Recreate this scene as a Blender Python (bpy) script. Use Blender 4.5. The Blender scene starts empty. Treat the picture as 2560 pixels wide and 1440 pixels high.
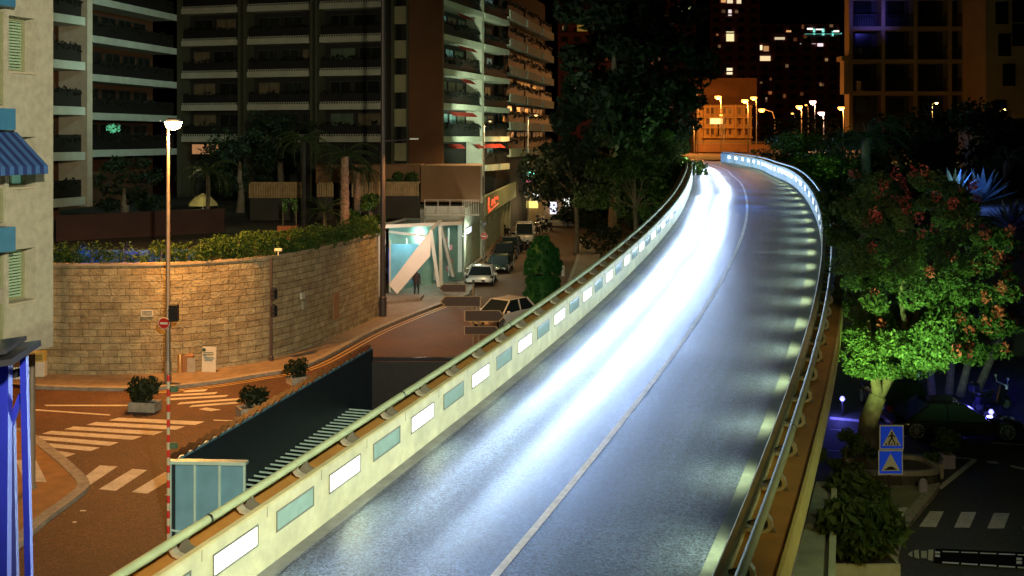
import bpy, math, random
import numpy as np
from mathutils import Vector, Matrix
R = math.radians
rnd = random.Random(7)
nrg = np.random.default_rng(7)
SC = bpy.context.scene
COL = SC.collection

# ------------------------------------------------------------------ camera, world, exposure
FPX, CX, HY, CZ = 2800.0, 1280.0, 345.0, 10.2
cam_d = bpy.data.cameras.new('camera'); cam = bpy.data.objects.new('camera', cam_d); COL.objects.link(cam)
cam.location = (0, 0, CZ); cam.rotation_euler = (R(90), 0, 0)
cam_d.sensor_width = 36; cam_d.lens = 36 * FPX / 2560; cam_d.shift_y = -(720 - HY) / 2560
cam_d.clip_start = 0.1; cam_d.clip_end = 3000
SC.camera = cam
w = bpy.data.worlds.new('World'); SC.world = w; w.use_nodes = True
nt = w.node_tree; bg = nt.nodes['Background']
sky = nt.nodes.new('ShaderNodeTexSky'); sky.sky_type = 'NISHITA'; sky.sun_disc = False
sky.sun_elevation = R(-6); sky.sun_rotation = R(200)
nt.links.new(sky.outputs[0], bg.inputs[0]); bg.inputs[1].default_value = 0.015
SC.view_settings.view_transform = 'Standard'; SC.view_settings.look = 'None'
SC.view_settings.exposure = 0.0; SC.view_settings.gamma = 1
try:
    SC.cycles.use_light_tree = True
    SC.cycles.sample_clamp_indirect = 3.0
    SC.cycles.sample_clamp_direct = 0.0
except Exception: pass

def G(px, py, z=0.0):
    D = (CZ - z) * FPX / (py - HY)
    return Vector(((px - CX) / FPX * D, D, z))
def Q(px, py, D):
    return Vector(((px - CX) / FPX * D, D, CZ - (py - HY) / FPX * D))
def XA(px, D): return (px - CX) / FPX * D
def ZA(py, D): return CZ - (py - HY) / FPX * D

# ------------------------------------------------------------------ materials
MATS = {}
def mat(name, col, rough=0.7, var=0.15, scale=4.0, bump=0.0, bscale=40.0, metal=0.0, spec=0.5, emis=None, estr=0.0, coat=0.0, trans=0.0, stain=0.0):
    if name in MATS: return MATS[name]
    m = bpy.data.materials.new(name); m.use_nodes = True; n = m.node_tree.nodes; l = m.node_tree.links
    b = n['Principled BSDF']; b.inputs['Roughness'].default_value = rough; b.inputs['Metallic'].default_value = metal
    b.inputs['Specular IOR Level'].default_value = spec
    b.inputs['Coat Weight'].default_value = coat; b.inputs['Transmission Weight'].default_value = trans
    tc = n.new('ShaderNodeTexCoord')
    if var > 0:
        no = n.new('ShaderNodeTexNoise'); no.inputs['Scale'].default_value = scale; no.inputs['Detail'].default_value = 6
        l.new(tc.outputs['Object'], no.inputs['Vector'])
        r = n.new('ShaderNodeMix'); r.data_type = 'RGBA'
        mr = n.new('ShaderNodeMapRange'); mr.inputs[1].default_value = .3; mr.inputs[2].default_value = .7
        l.new(no.outputs[0], mr.inputs[0]); l.new(mr.outputs[0], r.inputs[0])
        r.inputs[6].default_value = [c * (1 - var) for c in col] + [1]; r.inputs[7].default_value = [min(1, c * (1 + var)) for c in col] + [1]
        out = r.outputs[2]
        if stain > 0:
            n2 = n.new('ShaderNodeTexNoise'); n2.inputs['Scale'].default_value = scale * .18; n2.inputs['Detail'].default_value = 8; n2.inputs['Roughness'].default_value = .7
            l.new(tc.outputs['Object'], n2.inputs['Vector'])
            m2 = n.new('ShaderNodeMapRange'); m2.inputs[1].default_value = .45; m2.inputs[2].default_value = .7; m2.inputs[3].default_value = 0; m2.inputs[4].default_value = stain
            l.new(n2.outputs[0], m2.inputs[0])
            r2 = n.new('ShaderNodeMix'); r2.data_type = 'RGBA'; l.new(m2.outputs[0], r2.inputs[0]); l.new(out, r2.inputs[6]); r2.inputs[7].default_value = [c * .35 for c in col] + [1]
            out = r2.outputs[2]
        l.new(out, b.inputs['Base Color'])
    else: b.inputs['Base Color'].default_value = (*col, 1)
    if bump > 0:
        nb = n.new('ShaderNodeTexNoise'); nb.inputs['Scale'].default_value = bscale; nb.inputs['Detail'].default_value = 4
        l.new(tc.outputs['Object'], nb.inputs['Vector'])
        bm = n.new('ShaderNodeBump'); bm.inputs['Strength'].default_value = bump; bm.inputs['Distance'].default_value = .02
        l.new(nb.outputs[0], bm.inputs['Height']); l.new(bm.outputs[0], b.inputs['Normal'])
    if emis: b.inputs['Emission Color'].default_value = (*emis, 1); b.inputs['Emission Strength'].default_value = estr
    MATS[name] = m; return m

def stone_mat():
    m = bpy.data.materials.new('stone_blocks'); m.use_nodes = True; n = m.node_tree.nodes; l = m.node_tree.links
    b = n['Principled BSDF']; b.inputs['Roughness'].default_value = .85
    uv = n.new('ShaderNodeUVMap'); mp = n.new('ShaderNodeMapping')
    l.new(uv.outputs[0], mp.inputs[0])
    br = n.new('ShaderNodeTexBrick'); br.inputs['Scale'].default_value = 1; br.inputs['Brick Width'].default_value = .85; br.inputs['Row Height'].default_value = .29
    br.inputs['Mortar Size'].default_value = .01; br.inputs['Mortar Smooth'].default_value = .3; br.inputs['Bias'].default_value = -.1
    br.inputs['Color1'].default_value = (.45, .4, .26, 1); br.inputs['Color2'].default_value = (.34, .27, .16, 1); br.inputs['Mortar'].default_value = (.1, .065, .035, 1)
    br.offset = .43; br.squash = .7; br.squash_frequency = 3
    l.new(mp.outputs[0], br.inputs['Vector'])
    no = n.new('ShaderNodeTexNoise'); no.inputs['Scale'].default_value = 2.2; no.inputs['Detail'].default_value = 9; no.inputs['Roughness'].default_value = .7
    l.new(mp.outputs[0], no.inputs['Vector'])
    mr = n.new('ShaderNodeMapRange'); mr.inputs[1].default_value = .3; mr.inputs[2].default_value = .72; mr.inputs[3].default_value = .5; mr.inputs[4].default_value = 1.3
    l.new(no.outputs[0], mr.inputs[0])
    mx = n.new('ShaderNodeMix'); mx.data_type = 'RGBA'; mx.blend_type = 'MULTIPLY'; mx.inputs[0].default_value = 1
    l.new(br.outputs[0], mx.inputs[6]); l.new(mr.outputs[0], mx.inputs[7]); l.new(mx.outputs[2], b.inputs['Base Color'])
    n3 = n.new('ShaderNodeTexNoise'); n3.inputs['Scale'].default_value = 9; n3.inputs['Detail'].default_value = 6; l.new(mp.outputs[0], n3.inputs['Vector'])
    ad = n.new('ShaderNodeMath'); ad.operation = 'MULTIPLY_ADD'; ad.inputs[1].default_value = -.8; l.new(br.outputs['Fac'], ad.inputs[0]); l.new(n3.outputs[0], ad.inputs[2])
    bm = n.new('ShaderNodeBump'); bm.inputs['Strength'].default_value = .9; bm.inputs['Distance'].default_value = .05
    l.new(ad.outputs[0], bm.inputs['Height']); l.new(bm.outputs[0], b.inputs['Normal'])
    return m

def asphalt_mat(name, base, rough, speck, bump=.35, spec=.5):
    m = bpy.data.materials.new(name); m.use_nodes = True; n = m.node_tree.nodes; l = m.node_tree.links
    b = n['Principled BSDF']; b.inputs['Specular IOR Level'].default_value = spec
    g = n.new('ShaderNodeNewGeometry')
    n1 = n.new('ShaderNodeTexNoise'); n1.inputs['Scale'].default_value = .35; n1.inputs['Detail'].default_value = 8; n1.inputs['Roughness'].default_value = .65
    n2 = n.new('ShaderNodeTexVoronoi'); n2.inputs['Scale'].default_value = 30
    for q in (n1, n2): l.new(g.outputs['Position'], q.inputs['Vector'])
    mr = n.new('ShaderNodeMapRange'); mr.inputs[1].default_value = .3; mr.inputs[2].default_value = .7; mr.inputs[3].default_value = .65; mr.inputs[4].default_value = 1.3
    l.new(n1.outputs[0], mr.inputs[0])
    sep = n.new('ShaderNodeSeparateColor'); l.new(n2.outputs['Color'], sep.inputs[0])
    m2 = n.new('ShaderNodeMapRange'); m2.inputs[3].default_value = 1 - speck; m2.inputs[4].default_value = 1 + speck
    l.new(sep.outputs[0], m2.inputs[0])
    mu = n.new('ShaderNodeMath'); mu.operation = 'MULTIPLY'; l.new(mr.outputs[0], mu.inputs[0]); l.new(m2.outputs[0], mu.inputs[1])
    if name == 'deck_asphalt':
        uvn = n.new('ShaderNodeUVMap'); mpn = n.new('ShaderNodeMapping'); mpn.inputs['Scale'].default_value = (1.5, .07, 1); l.new(uvn.outputs[0], mpn.inputs[0])
        n4 = n.new('ShaderNodeTexNoise'); n4.inputs['Scale'].default_value = 1.0; n4.inputs['Detail'].default_value = 6; n4.inputs['Roughness'].default_value = .6; l.new(mpn.outputs[0], n4.inputs['Vector'])
        r4 = n.new('ShaderNodeMapRange'); r4.inputs[1].default_value = .35; r4.inputs[2].default_value = .65; r4.inputs[3].default_value = .62; r4.inputs[4].default_value = 1.25; l.new(n4.outputs[0], r4.inputs[0])
        mu4 = n.new('ShaderNodeMath'); mu4.operation = 'MULTIPLY'; l.new(mu.outputs[0], mu4.inputs[0]); l.new(r4.outputs[0], mu4.inputs[1]); mu = mu4
    vm = n.new('ShaderNodeVectorMath'); vm.operation = 'SCALE'; vm.inputs[0].default_value = base; l.new(mu.outputs[0], vm.inputs['Scale'])
    l.new(vm.outputs[0], b.inputs['Base Color'])
    r3 = n.new('ShaderNodeMapRange'); r3.inputs[3].default_value = rough - .06; r3.inputs[4].default_value = rough + .12; l.new(n1.outputs[0], r3.inputs[0]); l.new(r3.outputs[0], b.inputs['Roughness'])
    bm = n.new('ShaderNodeBump'); bm.inputs['Strength'].default_value = bump; bm.inputs['Distance'].default_value = .012
    l.new(sep.outputs[1], bm.inputs['Height']); l.new(bm.outputs[0], b.inputs['Normal'])
    MATS[name] = m; return m

def leaf_mat(name, c1, c2, rough=.68):
    m = bpy.data.materials.new(name); m.use_nodes = True; n = m.node_tree.nodes; l = m.node_tree.links
    b = n['Principled BSDF']; b.inputs['Roughness'].default_value = rough
    g = n.new('ShaderNodeNewGeometry'); no = n.new('ShaderNodeTexNoise'); no.inputs['Scale'].default_value = 1.3; no.inputs['Detail'].default_value = 5
    l.new(g.outputs['Position'], no.inputs['Vector'])
    ad = n.new('ShaderNodeMath'); ad.operation = 'MULTIPLY_ADD'; ad.inputs[1].default_value = .5; l.new(g.outputs['Random Per Island'], ad.inputs[0]); l.new(no.outputs[0], ad.inputs[2])
    mr = n.new('ShaderNodeMapRange'); mr.inputs[1].default_value = .45; mr.inputs[2].default_value = 1.1; l.new(ad.outputs[0], mr.inputs[0])
    mx = n.new('ShaderNodeMix'); mx.data_type = 'RGBA'; l.new(mr.outputs[0], mx.inputs[0]); mx.inputs[6].default_value = (*c1, 1); mx.inputs[7].default_value = (*c2, 1)
    l.new(mx.outputs[2], b.inputs['Base Color'])
    tr = n.new('ShaderNodeBsdfTranslucent'); l.new(mx.outputs[2], tr.inputs[0]); ms = n.new('ShaderNodeMixShader'); ms.inputs[0].default_value = .3
    l.new(b.outputs[0], ms.inputs[1]); l.new(tr.outputs[0], ms.inputs[2]); l.new(ms.outputs[0], n['Material Output'].inputs[0])
    return m

STONE = stone_mat()
ASPH = asphalt_mat('street_asphalt', (.105, .052, .027), .68, .55)
DECKA = asphalt_mat('deck_asphalt', (.066, .085, .115), .46, .75, bump=.8)
LEAF = leaf_mat('leaf_green', (.03, .07, .015), (.09, .15, .03))
LEAFD = leaf_mat('leaf_dark', (.006, .018, .005), (.02, .038, .012))
LEAFH = leaf_mat('leaf_hedge', (.02, .065, .01), (.08, .16, .025))
LEAFC = leaf_mat('leaf_conifer', (.005, .08, .012), (.02, .17, .03))
FLOW = leaf_mat('petal_red', (.35, .03, .03), (.6, .16, .12))
PALM = leaf_mat('palm_green', (.03, .06, .02), (.08, .12, .04))
BARK = mat('bark', (.16, .12, .08), .9, .35, 6, .8, 14)
PALMBARK = mat('palm_bark', (.28, .17, .12), .9, .4, 7, .9, 12)
WHITE = mat('road_paint', (.62, .6, .56), .6, .18, 9, .2, 60, stain=.5)
YPAINT = mat('yellow_line_paint', (.6, .42, .16), .6, .15, 9)
KERB = mat('kerb_stone', (.34, .31, .27), .8, .25, 5, .4, 20, stain=.3)
PAVE = mat('paving', (.26, .2, .15), .8, .2, 3, .3, 25, stain=.4)
PARA = mat('parapet_concrete', (.55, .56, .34), .75, .14, 2.5, .3, 30, stain=.45)
LEDGE = mat('ledge_coating', (.4, .22, .05), .7, .18, 1.5, .2, 30, stain=.3)  # amber of the sodium light is put into the base colour
LIP = mat('ledge_lip_paint', (.6, .56, .2), .6, .1, 3, stain=.2)
RAILM = mat('rail_steel', (.36, .46, .3), .62, .12, 3, metal=.0, stain=.2)
BRK = mat('bracket_steel', (.5, .52, .44), .45, .1, 6, metal=.5)
DARKM = mat('dark_metal', (.03, .03, .035), .4, .1, 6, metal=.5)
BLACKM = mat('black_plastic', (.015, .015, .018), .45, .1, 8)
POLEM = mat('galvanised_pole', (.26, .23, .2), .45, .12, 5, metal=.3)
DPOLE = mat('dark_pole_paint', (.06, .045, .05), .45, .1, 6)
GLASS = mat('dark_glass', (.02, .03, .035), .08, 0, spec=.8)
CREAM = mat('cream_render', (.48, .42, .33), .85, .1, 2, .3, 25, stain=.15)
SLABM = mat('balcony_render', (.5, .5, .4), .8, .12, 1, stain=.2)
SLABG = mat('balcony_render_pale', (.55, .62, .55), .7, .1, 1, stain=.15)
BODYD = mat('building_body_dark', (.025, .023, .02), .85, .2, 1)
BROWN = mat('brown_render', (.16, .07, .03), .85, .12, .5, .2, 12)
BEIGE = mat('beige_render', (.3, .16, .08), .85, .1, .6, .2, 20)
SHUT = mat('roller_shutter', (.3, .44, .32), .6, .1, 3)
TEAL = mat('teal_panel', (.15, .35, .52), .4, .12, 2, metal=.2, stain=.2)
TEALT = mat('teal_trim', (.4, .62, .62), .4, .1, 3, metal=.2)
SIGNB = mat('sign_blue', (.01, .07, .6), .4, 0, emis=(.01, .06, .7), estr=.25)
SIGNW = mat('sign_white', (.75, .78, .7), .4, 0)
SIGNR = mat('sign_red', (.6, .03, .02), .4, 0)
SIGNK = mat('sign_brown', (.03, .014, .012), .5, .1, 5)
STEELW = mat('white_steel', (.62, .63, .6), .4, .06, 3)
AWN = mat('awning_blue', (.01, .03, .16), .8, .1, 5)
AWNW = mat('awning_pale', (.04, .12, .36), .8, .1, 5)
BLUEP = mat('blue_paint', (.05, .08, .6), .35, .1, 4)
RUB = mat('tyre_rubber', (.015, .015, .016), .8, .1, 20)
RIM = mat('rim_alloy', (.6, .6, .65), .3, .05, 5, metal=.8)

# ------------------------------------------------------------------ mesh builder
class MB:
    def __init__(s): s.v = []; s.f = []; s.uv = None
    def add(s, vs, fs):
        o = len(s.v); s.v += [tuple(v) for v in vs]; s.f += [tuple(i + o for i in f) for f in fs]; return s
    def box(s, c, d, rz=0.0, tilt=None):
        x, y, z = d[0] / 2, d[1] / 2, d[2] / 2
        P = [Vector((a * x, b * y, e * z)) for a in (-1, 1) for b in (-1, 1) for e in (-1, 1)]
        M = Matrix.Rotation(rz, 3, 'Z')
        if tilt: M = M @ Matrix.Rotation(tilt[1], 3, tilt[0])
        P = [M @ p + Vector(c) for p in P]
        return s.add(P, [(0, 1, 3, 2), (4, 6, 7, 5), (0, 4, 5, 1), (2, 3, 7, 6), (0, 2, 6, 4), (1, 5, 7, 3)])
    def bbox(s, c, d, rz=0.0, b=.02):      # box with chamfered vertical and top edges
        x, y, z = d[0] / 2, d[1] / 2, d[2] / 2; b = min(b, x * .9, y * .9, z * .9)
        ring = [(-x + b, -y), (x - b, -y), (x, -y + b), (x, y - b), (x - b, y), (-x + b, y), (-x, y - b), (-x, -y + b)]
        k = 1 - b / max(x, y)
        L = [(ring, -z), (ring, z - b), ([(u * (x - b) / x, v * (y - b) / y) for u, v in ring], z)]
        M = Matrix.Rotation(rz, 3, 'Z'); P = [M @ Vector((u, v, h)) + Vector(c) for rg, h in L for u, v in rg]
        F = [tuple(range(7, -1, -1)), tuple(range(16, 24))]
        for a in (0, 8):
            for i in range(8): j = (i + 1) % 8; F.append((a + i, a + j, a + 8 + j, a + 8 + i))
        return s.add(P, F)
    def beam(s, a, b, wd, h=None):
        a, b = Vector(a), Vector(b); h = h or wd; d = (b - a).normalized()
        up = Vector((0, 0, 1)) if abs(d.z) < .95 else Vector((0, 1, 0))
        sx = d.cross(up).normalized() * wd / 2; sy = sx.cross(d).normalized() * h / 2
        P = [p + i * sx + j * sy for p in (a, b) for i in (-1, 1) for j in (-1, 1)]
        return s.add(P, [(0, 1, 3, 2), (4, 6, 7, 5), (0, 4, 5, 1), (2, 3, 7, 6), (0, 2, 6, 4), (1, 5, 7, 3)])
    def tube(s, pts, r, n=10, cap=True):
        pts = [Vector(p) for p in pts]; rs = r if isinstance(r, (list, tuple)) else [r] * len(pts)
        P = []; F = []
        for i, p in enumerate(pts):
            d = (pts[min(i + 1, len(pts) - 1)] - pts[max(i - 1, 0)]).normalized()
            up = Vector((0, 0, 1)) if abs(d.z) < .9 else Vector((0, 1, 0))
            a = d.cross(up).normalized(); b = a.cross(d).normalized()
            for k in range(n): t = 2 * math.pi * k / n; P.append(p + (a * math.cos(t) + b * math.sin(t)) * rs[i])
        for i in range(len(pts) - 1):
            for k in range(n): k2 = (k + 1) % n; F.append((i * n + k, i * n + k2, (i + 1) * n + k2, (i + 1) * n + k))
        if cap: F.append(tuple(range(n - 1, -1, -1))); F.append(tuple((len(pts) - 1) * n + k for k in range(n)))
        return s.add(P, F)
    def lathe(s, c, prof, n=16):
        c = Vector(c); P = []; F = []
        for r, z in prof:
            for k in range(n): t = 2 * math.pi * k / n; P.append(c + Vector((r * math.cos(t), r * math.sin(t), z)))
        for i in range(len(prof) - 1):
            for k in range(n): k2 = (k + 1) % n; F.append((i * n + k, i * n + k2, (i + 1) * n + k2, (i + 1) * n + k))
        F.append(tuple(range(n - 1, -1, -1))); F.append(tuple((len(prof) - 1) * n + k for k in range(n)))
        return s.add(P, F)
    def prism(s, poly, z0, z1):
        n = len(poly); P = [(p[0], p[1], z0) for p in poly] + [(p[0], p[1], z1) for p in poly]
        F = [tuple(range(n - 1, -1, -1)), tuple(range(n, 2 * n))] + [(i, (i + 1) % n, n + (i + 1) % n, n + i) for i in range(n)]
        return s.add(P, F)
    def plate(s, poly, o, ax, ay, th):     # polygon in plane (ax, ay) at o, thickness th along normal
        o, ax, ay = Vector(o), Vector(ax), Vector(ay); nn = ax.cross(ay).normalized() * th; n = len(poly)
        P = [o + ax * u + ay * v for u, v in poly] + [o + ax * u + ay * v + nn for u, v in poly]
        F = [tuple(range(n - 1, -1, -1)), tuple(range(n, 2 * n))] + [(i, (i + 1) % n, n + (i + 1) % n, n + i) for i in range(n)]
        return s.add(P, F)
    def disc(s, c, r, ax, ay, th, n=24): return s.plate([(r * math.cos(2 * math.pi * k / n), r * math.sin(2 * math.pi * k / n)) for k in range(n)], c, ax, ay, th)
    def cloud(s, cs, per, size, flat=0.0, rng=nrg, jitter=.5):
        # cs: list of (x,y,z,rx,ry,rz): leaf quads spread through every clump
        cs = np.array(cs, float); C = np.repeat(cs[:, :3], per, 0); Rr = np.repeat(cs[:, 3:6], per, 0); N = len(C)
        d = rng.normal(size=(N, 3)); d /= np.linalg.norm(d, axis=1)[:, None]; rad = rng.uniform(.35, 1.05, (N, 1)) ** .6
        p = C + d * Rr * rad
        a = rng.normal(size=(N, 3)); a[:, 2] *= (1 - flat); a /= np.linalg.norm(a, axis=1)[:, None]
        b = np.cross(a, rng.normal(size=(N, 3))); b /= np.linalg.norm(b, axis=1)[:, None]
        sz = size * rng.uniform(1 - jitter, 1 + jitter, (N, 1))
        V = np.stack([p - a * sz, p - b * sz * .45, p + a * sz, p + b * sz * .45], 1).reshape(-1, 3)
        o = len(s.v); s.v += [tuple(v) for v in V.tolist()]; s.f += [(o + 4 * i, o + 4 * i + 1, o + 4 * i + 2, o + 4 * i + 3) for i in range(N)]
        return s

def rootloc(o):
    while o.parent: o = o.parent
    return o.location
def obj(name, mb, m, parent=None, world=False, smooth=False, uv=None):
    vs = mb.v
    if world and parent:
        L = rootloc(parent); vs = [(v[0] - L.x, v[1] - L.y, v[2] - L.z) for v in vs]
    me = bpy.data.meshes.new(name); me.from_pydata(vs, [], mb.f); me.materials.append(m)
    if uv:
        ul = me.uv_layers.new(name='UVMap'); i = 0
        for p in me.polygons:
            for li in p.loop_indices: ul.data[li].uv = uv[me.loops[li].vertex_index]
    if smooth:
        for p in me.polygons: p.use_smooth = True
        try: me.set_sharp_from_angle(angle=R(40))
        except Exception: pass
    me.update(); o = bpy.data.objects.new(name, me); COL.objects.link(o)
    if parent: o.parent = parent
    return o
def tag(o, label=None, cat=None, group=None, kind=None):
    if label: o['label'] = label
    if cat: o['category'] = cat
    if group: o['group'] = group
    if kind: o['kind'] = kind
    return o
def thing(name, label, cat, loc=(0, 0, 0), rz=0, group=None):
    o = bpy.data.objects.new(name, None); COL.objects.link(o); o.location = loc; o.rotation_euler = (0, 0, rz)
    o.empty_display_size = .2
    return tag(o, label, cat, group)
def struct(name, mb, m, **k):
    o = obj(name, mb, m, **k); o['kind'] = 'structure'; return o
def dup(o, loc=None, rz=None, label=None, scale=None, parent=None):
    c = o.copy(); COL.objects.link(c)
    if parent: c.parent = parent
    for ch in [x for x in list(o.children)]: dup(ch, parent=c)
    if loc is not None: c.location = loc
    if rz is not None: c.rotation_euler = (0, 0, rz)
    if label: c['label'] = label
    if scale: c.scale = (scale,) * 3 if isinstance(scale, (int, float)) else scale
    return c
def light(name, kind, loc, energy, color, size=.1, aim=None, spot=60, blend=.6, parent=None, sx=None, sy=None, spread=None):
    d = bpy.data.lights.new(name, kind); d.energy = energy; d.color = color
    if kind == 'AREA':
        d.shape = 'RECTANGLE'; d.size = sx; d.size_y = sy
        if spread: d.spread = R(spread)
    else: d.shadow_soft_size = size
    if kind == 'SPOT': d.spot_size = R(spot); d.spot_blend = blend
    o = bpy.data.objects.new(name, d); COL.objects.link(o); o.location = loc
    if aim is not None: o.rotation_euler = (Vector(aim) - Vector(loc)).to_track_quat('-Z', 'Y').to_euler()
    if parent:
        L = rootloc(parent); o.parent = parent; o.location = Vector(loc) - L
    return o
SOD = (1.0, .38, .07); MERC = (.68, 1.0, .82); COOL = (.42, .62, 1.0)

# ------------------------------------------------------------------ deck centre line (fitted plan and profile)
KS = .85
TK = [0, 15, 30, 45, 60, 75, 90, 105, 120, 140, 160]; TH = [.4264, .3517, .3196, .2845, .2518, .1977, .1664, .1417, .1692, .0311, -.0752]
SK = [0, 25, 50, 75, 100, 160]; SL = [.0827, .0535, .0606, .0621, .0028, .0175]
S0 = np.arange(0, 215, 1.0)
th = np.interp(S0, TK + [215], TH + [.08]); sl = np.interp(S0, SK + [215], SL + [.0])
th = np.convolve(np.pad(th, 5, 'edge'), np.ones(11) / 11, 'valid'); sl = np.convolve(np.pad(sl, 5, 'edge'), np.ones(11) / 11, 'valid')
cx = -5.8468 + np.concatenate([[0], np.cumsum(np.sin(th))[:-1]]); cy = 8 + np.concatenate([[0], np.cumsum(np.cos(th))[:-1]])
cz = .7745 + np.concatenate([[0], np.cumsum(sl)[:-1]]); cz = np.minimum(cz, 6.8)
cx *= KS; cy *= KS; cz = CZ - (CZ - cz) * KS; SS = S0 * KS
WD = np.interp(S0, [0, 60, 120], [8.785, 8.785, 8.1]) * KS
def dk(s, o=0.0, h=0.0, side=1):
    """point at arc length s; o = lateral distance outward from the inner parapet face on the given side"""
    x = np.interp(s, SS, cx); y = np.interp(s, SS, cy); z = np.interp(s, SS, cz); t = np.interp(s, SS, th); wd = np.interp(s, SS, WD) / 2
    q = side * (wd + o)
    return Vector((x + q * math.cos(t), y - q * math.sin(t), z + h))
def dkc(s, q=0.0, h=0.0):   # q = signed lateral distance from the centre line
    x = np.interp(s, SS, cx); y = np.interp(s, SS, cy); z = np.interp(s, SS, cz); t = np.interp(s, SS, th)
    return Vector((x + q * math.cos(t), y - q * math.sin(t), z + h))
def head(s): return float(np.interp(s, SS, th))
def sweep(fn, prof, ss, closed=True):
    mb = MB(); n = len(prof)
    for s in ss:
        for (a, b) in prof: mb.v.append(tuple(fn(s, a, b)))
    for i in range(len(ss) - 1):
        for k in range(n if closed else n - 1):
            k2 = (k + 1) % n; mb.f.append((i * n + k, i * n + k2, (i + 1) * n + k2, (i + 1) * n + k))
    if closed: mb.f += [tuple(range(n - 1, -1, -1)), tuple((len(ss) - 1) * n + k for k in range(n))]
    return mb
PH, RH, RO = 1.035, 1.147, .425
SE = 134.0
sr = np.arange(0, SE + .1, .9)
sroad = np.arange(0, 180, 1.0)
struct('road', sweep(lambda s, a, b: dkc(s, a * (np.interp(s, SS, WD) / 2 + .02), b), [(-1, 0), (-.5, 0), (0, 0), (.5, 0), (1, 0)], sroad, False), DECKA, uv=[(q * 3.7, float(s_)) for s_ in sroad for q in (-1, -.5, 0, .5, 1)])
struct('bridge_deck', sweep(lambda s, a, b: dkc(s, a * (np.interp(s, SS, WD) / 2 + .28), b), [(-1, -.03), (1, -.03), (1, -1.1), (.7, -1.5), (-.7, -1.5), (-1, -1.1)], sr), mat('deck_concrete', (.3, .3, .26), .8, .15, 1, stain=.3))
struct('road_centre_line', sweep(lambda s, a, b: dkc(s, a + .0, b), [(-.07, .004), (.07, .004)], np.arange(0, 150, 1.0), False), WHITE)
struct('road_gutter', sweep(lambda s, a, b: dk(s, a, b, 1), [(-.003, .005), (-.6, .005)], np.arange(0, SE, 1.0), False), mat('pale_gutter', (.15, .17, .14), .6, .2, 3, stain=.3))
struct('road_crack', sweep(lambda s, a, b: dk(s, a - .36 + .03 * math.sin(s * 2.3) + .02 * math.sin(s * 7.1), b, -1), [(-.012, .006), (.012, .006)], np.arange(2, 90, .4), False), mat('crack_filler', (.012, .012, .014), .5, 0))
struct('road_gutter', sweep(lambda s, a, b: dk(s, a, b, -1), [(-.28, .004), (-.003, .004)], np.arange(0, SE, 1.0), False), mat('gutter_concrete', (.2, .22, .2), .6, .25, 3, stain=.5))
for q in (45.5, 62.0, 80.5):
    t = head(q); m = MB(); a, b, c_, d = dkc(q, -3.3, .006), dkc(q, 3.3, .006), dkc(q + .12, 3.3, .006), dkc(q + .12, -3.3, .006); m.add([a, b, c_, d], [(0, 1, 2, 3)])
    struct('expansion_joint', m, DARKM)

# barriers
def barrier(side, name, label):
    base = dk(6, .3, 0, side); t = thing(name, label, 'barrier', base)
    prof = [(0, -.02), (0, PH - .03), (.03, PH), (.13, PH), (.15, PH - .02), (.15, .8), (.15, -.02)]
    if side < 0: prof = prof[::-1]
    obj('parapet', sweep(lambda s, a, b: dk(s, a, b, side), prof, sr), PARA, t, True)
    lp = [(.152, .80), (.80, .80), (.80, .6), (.152, .45)]
    if side < 0: lp = lp[::-1]
    obj('ledge', sweep(lambda s, a, b: dk(s, a, b, side), lp, sr), LEDGE, t, True)
    lp = [(.802, .84), (.86, .84), (.86, .3), (.802, .3)]
    if side < 0: lp = lp[::-1]
    obj('ledge_edge', sweep(lambda s, a, b: dk(s, a, b, side), lp, sr), LIP, t, True)
    fp = [(.7, .58), (.78, .58), (.5, -1.4), (.2, -1.4), (.2, .4)]
    if side < 0: fp = fp[::-1]
    obj('soffit', sweep(lambda s, a, b: dk(s, a, b, side), fp, sr), MATS['deck_concrete'], t, True)
    rl = MB(); rl.tube([dk(s, RO, RH, side) for s in np.arange(0, SE, .6)], .072, 14)
    obj('handrail', rl, RAILM, t, True, smooth=True)
    jn = MB()
    for s in np.arange(3.2, 60, 7.16): jn.tube([dk(s, RO, RH, side), dk(s + .05, RO, RH, side)], .0765, 14)
    obj('rail_sleeves', jn, DARKM, t, True)
    return t
bl = barrier(-1, 'bridge_barrier', 'pale yellow parapet with glass light panels along the left side of the flyover')
br = barrier(1, 'bridge_barrier', 'parapet with round handrail and amber outer ledge along the right side of the flyover')
PITCH = 2.11 * KS; PS0 = 12.3732 * KS - 5 * PITCH
PLIT = mat('lamp_panel_lit', (.8, .8, .75), .3, 0, emis=(1, .98, .9), estr=2.2)
POFF = mat('lamp_panel_off', (.25, .4, .36), .2, .1, 4, spec=.8)
FRAMEP = mat('panel_frame', (.12, .14, .1), .5, .1, 8)
E_LEFT, E_RIGHT = 30, 52
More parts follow.
